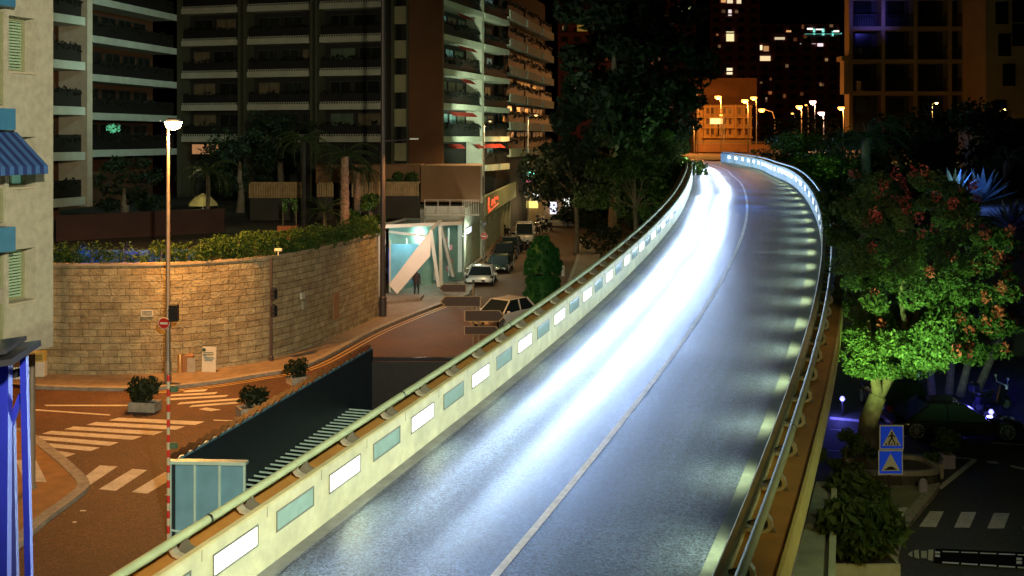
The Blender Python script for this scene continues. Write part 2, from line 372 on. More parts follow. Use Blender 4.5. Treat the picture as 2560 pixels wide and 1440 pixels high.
for side, root in ((-1, bl), (1, br)):
    for i in range(0, 72):
        s = PS0 + PITCH * i
        if s < .8 or s > SE - 2: continue
        lit = (i % 2 == 1)
        L = .66 * PITCH if True else 0
        fr = MB(); pn = MB()
        def bx(mb, s0, s1, o0, o1, h0, h1):
            P = [dk(a, o, h, side) for a in (s0, s1) for o in (o0, o1) for h in (h0, h1)]
            mb.add(P, [(0, 1, 3, 2), (4, 6, 7, 5), (0, 4, 5, 1), (2, 3, 7, 6), (0, 2, 6, 4), (1, 5, 7, 3)])
        h0, h1 = .50, .80; e = .03
        bx(fr, s - L / 2 - e, s + L / 2 + e, -.012, .01, h0 - e, h0); bx(fr, s - L / 2 - e, s + L / 2 + e, -.012, .01, h1, h1 + e)
        bx(fr, s - L / 2 - e, s - L / 2, -.012, .01, h0, h1); bx(fr, s + L / 2, s + L / 2 + e, -.012, .01, h0, h1)
        bx(pn, s - L / 2, s + L / 2, -.004, .008, h0, h1)
        if i < 50: 
            f_ = obj('light_panel', pn, PLIT if lit else POFF, root, True)
            obj('panel_frame', fr, FRAMEP, f_, True)
        elif i % 2 == 1: obj('light_panel', pn, PLIT, root, True)
        if lit:
            p = dk(s, -.03, .65, side); q = dk(s, -4.2, -.1, side)
            light('panel_light', 'AREA', p, E_LEFT if side < 0 else E_RIGHT, (.84, 1.0, .6), aim=q, sx=L * .8, sy=.24, parent=root, spread=130)
    for i in range(0, 40):
        s = PS0 + PITCH * (i + .5)
        if s < .8: continue
        j_ = MB(); P = [dk(s + a_, o_, h_, side) for a_ in (-.006, .006) for o_ in (-.004, .0) for h_ in (.84, PH - .02)]; j_.add(P, [(0, 1, 3, 2), (4, 6, 7, 5), (0, 4, 5, 1), (2, 3, 7, 6), (0, 2, 6, 4), (1, 5, 7, 3)]); obj('joint', j_, FRAMEP, root, True)
    # brackets
    for i in range(0, 50):
        s = PS0 + PITCH * (i + .5)
        if s < .5 or s > SE - 2: continue
        b_ = MB(); pts = []
        for k in range(9):
            a = -1.45 + 2.75 * k / 8; pts.append((.30 + RO - .17 - .16 * math.cos(a) * .2 + .12 * (1 - math.cos(a)) , .98 + .165 * math.sin(a)))
        prof = [(.152, .86), (.34, .835), (.5, .87), (.575, .95), (.56, 1.06), (RO + .06, 1.15), (RO + .05, 1.1), (.50, 1.03), (.505, .96), (.45, .91), (.33, .88), (.152, .93)]
        n = len(prof); hw = .06
        P = [dk(s - hw, a, b, side) for a, b in prof] + [dk(s + hw, a, b, side) for a, b in prof]
        b_.add(P, [tuple(range(n)), tuple(range(2 * n - 1, n - 1, -1))] + [(k, n + k, n + (k + 1) % n, (k + 1) % n) for k in range(n)])
        br_ = obj('bracket', b_, BRK, root, True)
        # dark web plate beside the curved strap
        web = MB(); pr = [(.155, .805), (.6, .805), (.5, .98), (RO, RH - .02), (.34, 1.0), (.155, .93)]; n = len(pr); hw = .02
        P = [dk(s + .16 - hw, a, b, side) for a, b in pr] + [dk(s + .16 + hw, a, b, side) for a, b in pr]
        web.add(P, [tuple(range(n)), tuple(range(2 * n - 1, n - 1, -1))] + [(k, n + k, n + (k + 1) % n, (k + 1) % n) for k in range(n)])
        if i < 28: obj('bracket_plate', web, mat('bracket_web', (.12, .12, .1), .5, .1, 5), br_, True)

# spot lamps added without cars along the left lane for passing headlights' light
hs = [7.0]
while hs[-1] < 150: hs.append(hs[-1] + (.55 if hs[-1] < 44 else 1.0 if hs[-1] < 64 else 2.6))
for k, s in enumerate(hs):
    e = float(np.interp(s, [7, 22, 43, 45, 61, 64, 150], [92, 84, 84, 120, 175, 500, 600]))
    for q in ((-2.9, -1.65) if s < 70 else (-2.5, -1.2)):
        light('headlight_beam', 'SPOT', dkc(s, q, .45), e * .8, (.5, .68, 1.0), size=.06, aim=dkc(max(s - 13, -6), q + .2, -.35), spot=64, blend=1.0)
    if k % (4 if s < 45 else 2) == 0: light('headlight_beam', 'SPOT', dkc(s, -1.0, .8), (e * 2.0 if s > 64 else float(np.interp(s, [7, 40, 61], [46, 72, 120]))), (.06, .28, 1.0), size=.5, aim=dkc(max(s - 6, -8), 4.4, .3), spot=80, blend=1.0)  # wide blue spots added to tint the right lane

# ------------------------------------------------------------------ ground with the ramp pit cut out
RT = 1.95   # ramp wall height
pitA = G(427, 1157, RT); pitB = G(612, 1161, RT); pitD = G(925, 872, RT); pitC = G(1195, 872, RT)
hole = [Vector((p.x, p.y, 0)) for p in (pitA, pitB, pitC, pitD)]
big = [Vector((-400, -30, 0)), Vector((400, -30, 0)), Vector((400, 900, 0)), Vector((-400, 900, 0))]
g = MB(); g.add(big + hole, [(0, 1, 5, 4), (1, 2, 6, 5), (2, 3, 7, 6), (3, 0, 4, 7)]); struct('ground', g, ASPH)
# ramp
rp = thing('ramp_enclosure', 'teal clad walls round the dark underground car ramp beside the flyover', 'ramp wall', hole[0])
def wallseg(a, b, z0, z1, th_, n=1):
    a, b = Vector((a.x, a.y, 0)), Vector((b.x, b.y, 0)); d = (b - a).normalized(); nn = Vector((-d.y, d.x, 0)) * th_
    m = MB(); m.prism([a, b, b + nn, a + nn], z0, z1); return m
def panels(a, b, z0, z1, k, outn, name, mat_):
    m = MB(); a, b = Vector((a.x, a.y, 0)), Vector((b.x, b.y, 0))
    for i in range(k + 1):
        p = a + (b - a) * i / k; m.beam((p.x + outn[0], p.y + outn[1], z0), (p.x + outn[0], p.y + outn[1], z1), .06, .05)
    return m
obj('front_wall', wallseg(hole[0], hole[1], 0, RT, .12), TEAL, rp, True)
obj('far_wall', wallseg(hole[3], hole[0], -3, RT, .12), mat('ramp_inner_navy', (.008, .02, .032), .5, .2, 1), rp, True)  # shade inside the ramp is put into this wall's dark colour
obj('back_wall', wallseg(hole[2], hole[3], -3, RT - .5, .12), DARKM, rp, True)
obj('near_wall', wallseg(hole[1], hole[2], -3, .1, .12), TEAL, rp, True)
d0 = (hole[1] - hole[0]).normalized(); no_ = (d0.y * .03, -d0.x * .03)
obj('panel_joint', panels(hole[0], hole[1], 0, RT, 3, no_, '', TEALT), TEALT, rp, True)
m = MB(); m.beam(hole[0] + Vector((-.05, .03, RT + .03)), hole[1] + Vector((.05, .03, RT + .03)), .26, .08); obj('coping', m, TEALT, rp, True)
m = MB(); m.beam(hole[0] + Vector((0, 0, RT + .03)), hole[3] + Vector((0, 0, RT + .03)), .18, .06); obj('coping', m, TEAL, rp, True)
m = MB(); m.beam(hole[3] + Vector((0, .1, RT - .42)), hole[2] + Vector((0, .1, RT - .42)), .25, .12); obj('coping', m, mat('glossy_dark', (.03, .03, .04), .12, 0), rp, True)
dfar = (hole[3] - hole[0]); m = MB()
for i in range(34):
    a = hole[0] + dfar * (i / 40) ; b = hole[1] + (hole[2] - hole[1]) * (i / 40)
    m.beam(a + Vector((0, 0, .25)), b + Vector((0, 0, -.05)), .035, .05)
obj('grille_bars', m, TEALT, rp, True)
m = MB(); fl = [hole[0] + Vector((0, 0, -3)), hole[1] + Vector((0, 0, -3)), hole[2] + Vector((0, 0, -3)), hole[3] + Vector((0, 0, -3))]; m.add(fl, [(0, 1, 2, 3)]); struct('ramp_floor', m, ASPH)
# stepped slatted edge along the far ramp wall
m = MB(); nb = 34; dn_ = dfar.normalized(); pn_ = Vector((-dn_.y, dn_.x, 0)); rzw = math.atan2(dfar.y, dfar.x)
for i in range(nb):
    p = hole[0] + dfar * ((i + .5) / nb) + pn_ * .02 + Vector((0, 0, RT + .1))
    m.box(p, (.3, .2 + .05 * (i % 3), .04), rzw, tilt=('Y', R(-22)))
obj('stepped_edge', m, mat('edge_slats', (.045, .016, .01), .45, .5, 3, .4, 12), rp, True)

# ------------------------------------------------------------------ left pavement along the stone wall
kerb_px = [(-140, 965), (20, 966), (120, 972), (330, 976), (480, 966), (640, 942), (773, 913), (940, 827), (1100, 763), (1165, 741), (1182, 712), (1215, 660), (1240, 600), (1262, 560)]
kp = [G(x, y) for x, y in kerb_px]
wall_base_px = [(-140, 952), (110, 942), (200, 944), (420, 940), (560, 925), (678, 905), (780, 872), (870, 832), (946, 796)]
wb = [G(x, y) for x, y in wall_base_px]
def smooth_path(P, n=6):
    out = []
    for i in range(len(P) - 1):
        p0 = P[max(i - 1, 0)]; p1 = P[i]; p2 = P[i + 1]; p3 = P[min(i + 2, len(P) - 1)]
        for k in range(n):
            t = k / n; out.append(.5 * ((2 * p1) + (p2 - p0) * t + (2 * p0 - 5 * p1 + 4 * p2 - p3) * t * t + (3 * p1 - p0 - 3 * p2 + p3) * t ** 3))
    return out + [P[-1]]
kps = smooth_path(kp[:10]) + kp[10:]
back = [G(-140, 935), G(110, 925), G(420, 915), G(678, 885), G(946, 775), G(1000, 700), G(1150, 655), G(1195, 600), G(1235, 555)]
pav = MB(); poly = kps + back[::-1]; pav.prism([(p.x, p.y) for p in poly], .004, .12); struct('pavement', pav, PAVE)
def ribbon(path, off, wd, z0, z1):
    m = MB(); L = []; Rr = []
    for i, p in enumerate(path):
        d = (path[min(i + 1, len(path) - 1)] - path[max(i - 1, 0)]); d.z = 0; d.normalize(); n = Vector((-d.y, d.x, 0))
        a = p + n * off; b = p + n * (off + wd); L.append(a); Rr.append(b)
    n = len(path)
    if z1 - z0 < 1e-4:
        m.v = [(p.x, p.y, z0) for p in L] + [(p.x, p.y, z0) for p in Rr]; m.f = [(i, i + 1, n + i + 1, n + i) for i in range(n - 1)]
    else:
        for i in range(n):
            for p, z in ((L[i], z0), (L[i], z1), (Rr[i], z1), (Rr[i], z0)): m.v.append((p.x, p.y, z))
        for i in range(n - 1):
            for k in range(4): m.f.append((4 * i + k, 4 * i + (k + 1) % 4, 4 * i + 4 + (k + 1) % 4, 4 * i + 4 + k))
        m.f += [(3, 2, 1, 0), (4 * n - 4, 4 * n - 3, 4 * n - 2, 4 * n - 1)]
    return m
struct('kerb', ribbon(kps[:56], -.16, .30, .002, .14), KERB)
struct('yellow_line', ribbon(kps[18:54], -.42, .09, .006, .006), YPAINT); struct('yellow_line', ribbon(kps[18:54], -.68, .09, .006, .006), YPAINT)

# ------------------------------------------------------------------ stone wall with UVs
WH = 4.75
ws = smooth_path(wb, 8); cum = [0]
for a, b in zip(ws[:-1], ws[1:]): cum.append(cum[-1] + (b - a).length)
m = MB(); uvs = []
for i, p in enumerate(ws):
    d = (ws[min(i + 1, len(ws) - 1)] - ws[max(i - 1, 0)]).normalized(); n = Vector((-d.y, d.x, 0)) * .45
    for q, z in ((p, 0), (p, WH), (p + n, WH), (p + n, 0)): m.v.append((q.x, q.y, z)); uvs.append((cum[i], z if q is p else z + .5))
nw = len(ws)
for i in range(nw - 1):
    for k in range(3): m.f.append((4 * i + k, 4 * i + 4 + k, 4 * i + 5 + k, 4 * i + k + 1))
m.f.append((4 * nw - 4, 4 * nw - 1, 4 * nw - 2, 4 * nw - 3))
wt = thing('stone_wall', 'tall curved retaining wall of coursed golden stone blocks below the hedge', 'wall', wb[3])
obj('masonry', m, STONE, wt, True, uv=uvs)
obj('coping', ribbon(ws, -.04, .53, WH, WH + .1), mat('coping_stone', (.4, .33, .24), .8, .15, 2, .3, 20), wt, True)
# weathered end pier next to the pavilion
# raised garden behind the wall
gd = MB(); gp = [(p.x - .05, p.y + .4) for p in ws]; far = [(XA(944, 67), 67), (XA(944, 84), 84), (-6.8, 84), (-6.8, 110), (-60, 118), (-60, 50)]
gd.prism(gp + far, .5, WH - .15); struct('garden_terrace', gd, mat('garden_soil', (.05, .045, .035), .9, .3, 2))
# hedge on the wall, in two stretches
def hedge(name, label, i0, i1, hh, dens, m_, lsz=.085):
    t = thing(name, label, 'hedge', ws[i0] + Vector((0, 0, WH))); mb = MB(); cs = []
    for i in range(i0, i1):
        for k in range(5):
            a = ws[i] + (ws[i + 1] - ws[i]) * rnd.random() + Vector((-.05, .35, 0)) + Vector((rnd.uniform(-.1, .1), rnd.uniform(-.15, .35), 0))
            cs.append((a.x, a.y, WH + rnd.uniform(.12, hh - .12), .38, .32, .3))
    mb.cloud(cs, dens, lsz); obj('foliage', mb, m_, t, True)
    core = MB()
    for i in range(i0, i1, 3):
        a = ws[i] + Vector((-.02, .45, WH)); core.tube([a, a + Vector((rnd.uniform(-.1, .1), 0, hh * .8))], [.03, .015], 6)
    obj('stem', core, BARK, t, True)
    return t
hedge('hedge', 'dense clipped green hedge along the top of the stone wall', 28, 63, 1.1, 120, LEAFH, .06)
hedge('hedge', 'loose yellow green climbing hedge on the left end of the stone wall', 8, 27, .9, 32, LEAFH, .075)
light('blue_fence_lamp', 'POINT', ws[14] + Vector((.6, .35, WH + .55)), 14, (.05, .12, 1), .1); light('blue_fence_lamp', 'POINT', ws[20] + Vector((.2, .35, WH + .55)), 14, (.08, .08, 1), .1)  # bare blue lights added to bring out the fence
# blue mesh fence behind left hedge
t = thing('fence', 'low blue panel fence behind the climbing hedge on the stone wall', 'fence', ws[8] + Vector((0, 0, WH)))
obj('panel', ribbon([p + Vector((-.05, .75, 0)) for p in ws[6:28]], 0, .03, WH, WH + .6), mat('blue_fence', (.04, .12, .4), .5, .2, 4), t, True)
mb = MB()
for i in range(8, 28, 4): a = ws[i] + Vector((-.05, .7, WH)); mb.beam(a, a + Vector((0, 0, .95)), .05)
obj('post', mb, DARKM, t, True)
# wall of the next terrace
t = thing('terrace_wall', 'long low brown wall behind the hedge on the garden terrace', 'wall', (-24, 60, WH))
m = MB(); a = Q(140, 600, 60); b = Q(560, 580, 66); m.prism([(a.x, a.y), (b.x, b.y), (b.x, b.y + .3), (a.x, a.y + .3)], WH - .1, WH + 1.3)
obj('masonry', m, mat('brown_plaster', (.05, .022, .018), .85, .2, 1), t, True)
t = thing('flower_pot', 'square terracotta planter on the terrace behind the hedge', 'planter', Q(720, 585, 62)); t.location.z = WH - .15
m = MB(); m.bbox((0, 0, .38), (1.1, .6, .76)); obj('pot', m, mat('terracotta', (.4, .12, .04), .7, .15, 4), t); m = MB(); m.box((0, 0, .745), (1.0, .5, .05)); obj('soil', m, MATS['garden_soil'], t)

# things on the wall and the pavement
def on_wall(px):   # nearest wall face point below a pixel column
    best = min(range(nw - 1), key=lambda i: abs(CX + FPX * ws[i].x / ws[i].y - px)); 
    p = ws[best]; q = ws[best + 1]; d = (q - p).normalized(); return p, d, Vector((d.y, -d.x, 0))
p, d, n = on_wall(368); D = p.y; z = ZA(783, D)
t = thing('wall_vent', 'small pale louvred vent high on the stone wall', 'vent', (p.x, p.y, z)); rz = math.atan2(d.y, d.x)
m = MB(); [m.box((0 * 1, 0, s_ * .12), (.5, .08, .04)) for s_ in (-1, 1)]; [m.box((s_ * .23, 0, 0), (.04, .08, .2)) for s_ in (-1, 1)]; obj('frame', m, STEELW, t)
m = MB(); [m.box((0, 0, -.07 + .05 * k), (.42, .05, .015)) for k in range(4)]; obj('louvre', m, STEELW, t); m = MB(); m.box((0, .02, 0), (.42, .02, .2)); obj('backing', m, BLACKM, t)
t.rotation_euler = (0, 0, rz)
p, d, n = on_wall(842); rz = math.atan2(d.y, d.x)
t = thing('wall_cabinet', 'tall narrow pale double door cabinet set in the stone wall', 'cabinet', (p.x, p.y, ZA(765, p.y)), rz)
for k in (-1, 1): m = MB(); m.bbox((k * .19, -.04, 0), (.34, .1, 1.3)); obj('door', m, BEIGE, t)
p, d, n = on_wall(752); t = thing('meter_box', 'small grey meter box on the stone wall under a conduit', 'meter box', (p.x, p.y, ZA(762, p.y)), rz)
m = MB(); m.bbox((0, -.08, 0), (.35, .16, .4)); obj('housing', m, mat('grey_box', (.3, .3, .24), .6), t); m = MB(); m.box((-.1, -.06, .45), (.4, .08, .3)); obj('grille', m, STEELW, t)
# no: cabinet near left
t = thing('meter_cabinet', 'white and yellow utility cabinet at the left foot of the stone wall', 'cabinet', G(92, 948), R(5))
m = MB(); m.bbox((0, 0, .45), (.75, .4, .62)); obj('lower_case', m, STEELW, t); m = MB(); m.bbox((.02, 0, .98), (.7, .36, .42)); obj('upper_case', m, mat('ochre_panel', (.5, .38, .1), .6), t)
m = MB(); m.box((0, 0, .07), (.7, .34, .14)); obj('plinth', m, DARKM, t)
m = MB(); [m.box((.02, -.184, .86 + .06 * k), (.5, .012, .02)) for k in range(4)]; obj('vent_slots', m, DARKM, t)
t = thing('utility_box', 'stone clad utility housing with rounded corner beside the lamp post', 'utility box', G(470, 935))
m = MB(); m.bbox((-.1, 0, .45), (.75, .4, .9), b=.08); obj('housing', m, BEIGE, t); m = MB(); m.box((.2, -.21, .42), (.35, .02, .62)); obj('door', m, mat('grey_door', (.4, .38, .33), .6), t); m = MB(); m.lathe((-.28, -.22, 0), [(.12, 0), (.12, .85), (.1, .9)], 14); obj('downpipe', m, mat('brass', (.5, .3, .12), .35, .1, 5, metal=.6), t, smooth=True)
t = thing('notice_board', 'white A3 notice board leaning against the stone wall with round logo and lines of text', 'notice board', G(523, 936), R(-4))
m = MB(); m.box((0, 0, .62), (.62, .05, 1.15), tilt=('X', R(-5))); obj('board', m, STEELW, t)
m = MB(); m.disc((-.2, -.03 + -.045, 1.07), .08, (1, 0, 0), (0, 0, 1), .012); obj('logo', m, mat('board_ink', (.03, .08, .06), .5), t)
m = MB()
for k in range(11): m.box((rnd.uniform(-.03, .0), -.072 + .0087 * k * .9, .95 - .07 * k), (rnd.uniform(.36, .5), .006, .014 if k > 1 else .03))
obj('text_lines', m, MATS['board_ink'], t)

# ------------------------------------------------------------------ street lamps
def straight_lamp(loc, h, label, armv, col, energy, pm=POLEM, group=None, headr=.16, r0=.11, glow=60, cut=158):
    t = thing('street_lamp', label, 'street lamp', loc, 0, group)
    m = MB(); m.lathe((0, 0, 0), [(r0 * 2.2, 0), (r0 * 2.2, .06), (r0 * 1.3, .1), (r0 * 1.3, 1.0), (r0, 1.05), (r0 * .55, h)], 14); obj('pole', m, pm, t, smooth=True)
    a = Vector(armv); m = MB(); m.tube([(0, 0, h - .05), a * .4 + Vector((0, 0, h + .18)), a + Vector((0, 0, h + .22))], r0 * .4, 8); obj('arm', m, pm, t, smooth=True)
    m = MB(); c = a + Vector((0, 0, h + .22)); rz = math.atan2(a.y, a.x); m.bbox((c.x, c.y, c.z + .04), (.62, .26, .12), rz, .05); hd = obj('lamp_head', m, DARKM, t)
    m = MB(); m.lathe((c.x, c.y, c.z - headr - .02), [(headr * .2, 0), (headr * .75, headr * .25), (headr, headr * .9)], 14); obj('bulb', m, mat('bulb_%s' % str(col), col, .3, 0, emis=col, estr=glow), hd, smooth=True)
    L = light('lamp_light', 'SPOT', (0, 0, 0), energy, col, .12, spot=cut, blend=.5); L.parent = t; L.location = (c.x, c.y, c.z - headr - .12)
    return t
lp = G(420, 966); BRIGHT = mat('bulb_hot', (1, .8, .5), .3, 0, emis=(1, .72, .38), estr=60)
straight_lamp(lp, ZA(318, lp.y) + .05, 'tall lit street lamp with a sodium head in front of the stone wall', (.25, -.1, 0), SOD, 7500, headr=.36)
MATS['bulb_%s' % str(SOD)].node_tree.nodes['Principled BSDF'].inputs['Emission Color'].default_value = (1, .6, .24, 1)
# no-entry disc and black box on that lamp are separate things
def no_entry(loc, r, label):
    t = thing('no_entry_sign', label, 'road sign', loc)
    m = MB(); m.disc((0, .0, 0), r, (1, 0, 0), (0, 0, 1), .02); obj('disc', m, SIGNR, t)
    m = MB(); m.box((0, -.03, 0), (r * 1.35, .014, r * .36)); obj('bar', m, SIGNW, t)
    m = MB(); n_ = 24; m.tube([(r * math.cos(2 * math.pi * k / n_), -.02, r * math.sin(2 * math.pi * k / n_)) for k in range(n_ + 1)], .012, 6); obj('rim', m, SIGNW, t)
    return t
no_entry((lp.x - .1, lp.y - .2, ZA(806, lp.y)), .23, 'round red no entry sign on the lit lamp post by the stone wall')
t = thing('loudspeaker_box', 'black box mounted on the lamp post above the no entry sign', 'equipment box', (lp.x + .27, lp.y - .1, ZA(781, lp.y)))
m = MB(); m.bbox((0, 0, 0), (.36, .3, .68)); obj('case', m, BLACKM, t); m = MB(); m.box((-.14, 0, .1), (.2, .05, .05)); obj('clamp', m, DARKM, t)
# traffic light
tl = G(678, 908); t = thing('traffic_light', 'black traffic light pole with two signal heads in front of the stone wall', 'traffic light', tl)
h = (908 - 645) / FPX * tl.y; m = MB(); m.lathe((0, 0, 0), [(.11, 0), (.11, .3), (.065, .35), (.06, h)], 12); obj('pole', m, DPOLE, t, smooth=True)
for z in (ZA(732, tl.y), ZA(775, tl.y)):
    m = MB(); m.bbox((.14, -.05, z), (.3, .26, .62 if z > 4 else .5), b=.08); hd = obj('signal_head', m, BLACKM, t)
    m = MB()
    for k in (-1, 0, 1): m.tube([(.14, -.18, z + k * .19), (.14, -.34, z + k * .19)], .085, 12)
    obj('visor', m, BLACKM, hd)
t = thing('cctv_camera', 'pale surveillance camera on top of the stone wall by the traffic light', 'camera', (XA(697, 51), 50.9, WH + .1), R(-10))
m = MB(); m.tube([(0, 0, 0), (0, 0, .22)], .03, 8); obj('bracket', m, STEELW, t); m = MB(); m.bbox((0, 0, .28), (.36, .15, .13), b=.04); obj('housing', m, STEELW, t); m = MB(); m.tube([(.18, 0, .28), (.23, 0, .27)], .05, 10); obj('lens', m, BLACKM, t)
# tall dark mast, lamps at the top out of the frame
mp_ = G(957, 796); t = thing('light_mast', 'very tall thin dark mast at the right end of the stone wall', 'light mast', mp_)
m = MB(); m.lathe((0, 0, 0), [(.22, 0), (.22, 1.2), (.16, 1.25), (.13, 10), (.09, 24)], 14); obj('pole', m, DPOLE, t, smooth=True)
a = Q(1035, 347, 62.5) - mp_; z0 = ZA(352, mp_.y); m = MB(); m.tube([(0, 0, z0), (a.x * .4, -.1, z0 + .02), (a.x, a.y, a.z)], .035, 8); obj('arm', m, DPOLE, t)
m = MB(); m.bbox((a.x, a.y, a.z), (.5, .2, .09), R(5), .03); obj('side_lamp', m, STEELW, t); light('side_light', 'SPOT', mp_ + Vector((a.x, a.y, a.z - .1)), 2600, (1, .45, .12), .15, aim=mp_ + Vector((a.x + 2, a.y + 3, 0)), spot=150, blend=.6, parent=t)
m = MB(); m.box((0, 0, 24), (2.4, .3, .3)); hd = obj('floodlight_bar', m, DARKM, t)
m = MB(); [m.box((k * .7, -.25, 23.9), (.5, .35, .4)) for k in (-1.3, -.45, .45, 1.3)]; obj('floodlight', m, mat('flood_glass', MERC, .3, 0, emis=MERC, estr=20), hd)
light('flood_light', 'SPOT', mp_ + Vector((-.8, .6, 23.2)), 11000, MERC, .5, aim=(-31, 86, 12), spot=52, blend=.9, parent=t)
# barrier boom, red and white
bb = G(421, 1352); t = thing('barrier_boom', 'upright thin red and white striped pole by the teal ramp wall', 'barrier boom', bb)
h = (1352 - 938) / FPX * bb.y; n_ = 22
m = MB(); m.tube([(0, 0, 0), (0, 0, h)], .042, 12)
bmt = mat('boom_stripes', (.5, .5, .4), .5, 0); nn_ = bmt.node_tree.nodes; ll_ = bmt.node_tree.links; tc_ = nn_.new('ShaderNodeTexCoord'); sx_ = nn_.new('ShaderNodeSeparateXYZ'); ll_.new(tc_.outputs['Object'], sx_.inputs[0])
ma_ = nn_.new('ShaderNodeMath'); ma_.operation = 'MULTIPLY'; ma_.inputs[1].default_value = 2.6; ll_.new(sx_.outputs[2], ma_.inputs[0]); mb_ = nn_.new('ShaderNodeMath'); mb_.operation = 'FRACT'; ll_.new(ma_.outputs[0], mb_.inputs[0]); mc_ = nn_.new('ShaderNodeMath'); mc_.operation = 'GREATER_THAN'; mc_.inputs[1].default_value = .5; ll_.new(mb_.outputs[0], mc_.inputs[0])
mx_ = nn_.new('ShaderNodeMix'); mx_.data_type = 'RGBA'; ll_.new(mc_.outputs[0], mx_.inputs[0]); mx_.inputs[6].default_value = (.42, .4, .3, 1); mx_.inputs[7].default_value = (.45, .02, .015, 1); ll_.new(mx_.outputs[2], nn_['Principled BSDF'].inputs['Base Color'])
obj('pole', m, bmt, t)
for y, c_ in ((972, 'a'), (1113, 'b')): m = MB(); m.bbox((.14, 0, ZA(y, bb.y)), (.2, .14, .14), b=.04); obj('lamp_unit', m, mat('unit_green', (.06, .12, .07), .5), t)

# ------------------------------------------------------------------ crosswalks and road paint
def quadpx(pts, m, z=.005): m.add([G(x, y, z) for x, y in pts], [tuple(range(len(pts)))])
m = MB(); L0 = (290, 1044); 
Ls = [(296, 1044), (240, 1055), (184, 1066), (128, 1077), (78, 1088), (40, 1101), (92, 1119)]; Rs = [(512, 1054), (463, 1066), (408, 1079), (355, 1091), (297, 1106), (250, 1119), (190, 1134)]
for l_, r_ in zip(Ls, Rs): quadpx([l_, r_, (r_[0] - 24, r_[1] + 8.5), (l_[0] - 24, l_[1] + 7)], m)
struct('crosswalk', m, WHITE)
m = MB()
for a, b, c_, d in [((250, 1163), (294, 1166), (212, 1221), (186, 1211)), ((331, 1172), (368, 1175), (290, 1227), (247, 1223)), ((412, 1180), (455, 1183), (368, 1234), (329, 1230)), ((500, 1188), (540, 1190), (450, 1242), (411, 1238))]: quadpx([a, b, c_, d], m)
struct('crosswalk', m, WHITE)
m = MB()
for a, b in [((465, 976), (520, 973)), ((430, 986), (545, 980)), ((420, 996), (572, 987)), ((450, 1006), (600, 995)), ((480, 1013), (600, 1004))]: quadpx([a, b, (b[0] - 8, b[1] + 5), (a[0] - 8, a[1] + 5)], m)
struct('crosswalk', m, WHITE)
m = MB(); quadpx([(110, 1012), (330, 1012), (330, 1015), (116, 1015)], m); quadpx([(88, 1023), (275, 1036), (275, 1039), (88, 1026)], m); quadpx([(534, 1049), (603, 1051), (603, 1053.5), (534, 1051.5)], m)
quadpx([(496, 1023), (515, 1019), (552, 1024), (528, 1028)], m); quadpx([(265, 962), (400, 955), (400, 958), (300, 966)], m)
quadpx([(200, 1275), (216, 1275), (214, 1278), (200, 1278)], m); quadpx([(182, 1304), (192, 1303), (190, 1307), (181, 1307)], m); struct('stop_line', m, WHITE)
m = MB()
for k in range(5): quadpx([(1190 + k * 9, 637 + k * 5), (1240 + k * 10, 637 + k * 5), (1240 + k * 10, 639.5 + k * 5), (1190 + k * 9, 639.5 + k * 5)], m)
struct('crosswalk', m, WHITE)
# left island with kerb
isl = [(-120, 1090), (30, 1085), (70, 1105), (115, 1140), (160, 1180), (193, 1220), (165, 1250), (110, 1290), (60, 1330), (10, 1375), (-120, 1450)]
ip = smooth_path([G(x, y) for x, y in isl], 5); m = MB(); m.prism([(p.x, p.y) for p in ip], .003, .11); struct('pavement_island', m, mat('orange_paving', (.33, .17, .06), .8, .2, 2, .3, 20))
struct('kerb', ribbon(ip[3:], 0, .34, .004, .13) , KERB)
m = MB(); quadpx([(90, 1150), (117, 1205), (60, 1203), (40, 1150)], m, .115); struct('marking', m, WHITE)
# tall dark pole on the island
t = thing('signpost', 'grey steel post standing on the orange pavement island beside the blue frame', 'post', G(80, 1221, .11))
m = MB(); hpole = (1221 - 885) / FPX * t.location.y; m.lathe((0, 0, 0), [(.14, 0), (.14, .05), (.095, .1), (.09, hpole)], 12); obj('pole', m, POLEM, t, smooth=True)

# planters with shrubs on the street
def planter(loc, w_, dd, h_, br_, label, name='planter', lm=LEAFH, rz=0, n=400, mat_=KERB):
    t = thing(name, label, 'planter', loc, rz)
    m = MB(); e = .07
    m.box((0, -dd / 2 + e / 2, h_ / 2), (w_, e, h_)); m.box((0, dd / 2 - e / 2, h_ / 2), (w_, e, h_)); m.box((-w_ / 2 + e / 2, 0, h_ / 2), (e, dd - 2 * e, h_)); m.box((w_ / 2 - e / 2, 0, h_ / 2), (e, dd - 2 * e, h_))
    obj('trough', m, mat_, t); m = MB(); m.box((0, 0, h_ - .1), (w_ - 2 * e - .01, dd - 2 * e - .01, .06)); obj('soil', m, MATS['garden_soil'], t)
    m = MB(); cs = [(rnd.uniform(-.35, .35) * w_ * .9, rnd.uniform(-.3, .3) * dd, h_ + br_ * rnd.uniform(.3, .85), br_ * .55, br_ * .5, br_ * .42) for _ in range(9)]
    m.cloud(cs, n // 9 + 20, br_ * .16); obj('foliage', m, lm, t)
    m = MB(); [m.tube([(x, 0, h_ - .1), (x * 1.3, 0, h_ + br_ * .5)], [.03, .015], 6) for x in (-w_ * .2, 0, w_ * .2)]; obj('stem', m, BARK, t)
    return t
planter(G(362, 1026), 1.05, .6, .35, .75, 'pale concrete planter with a dark bush between the two crosswalks', rz=R(-8), lm=LEAFD)
planter(G(632, 1042), 1.1, .7, .4, .6, 'ochre planter with a round dark bush by the start of the ramp wall', lm=LEAFD, rz=R(30))
planter(G(745, 958), .8, .6, .3, .62, 'small planter with a ball shaped bush at the kerb beside the ramp', lm=LEAFD, rz=R(35))

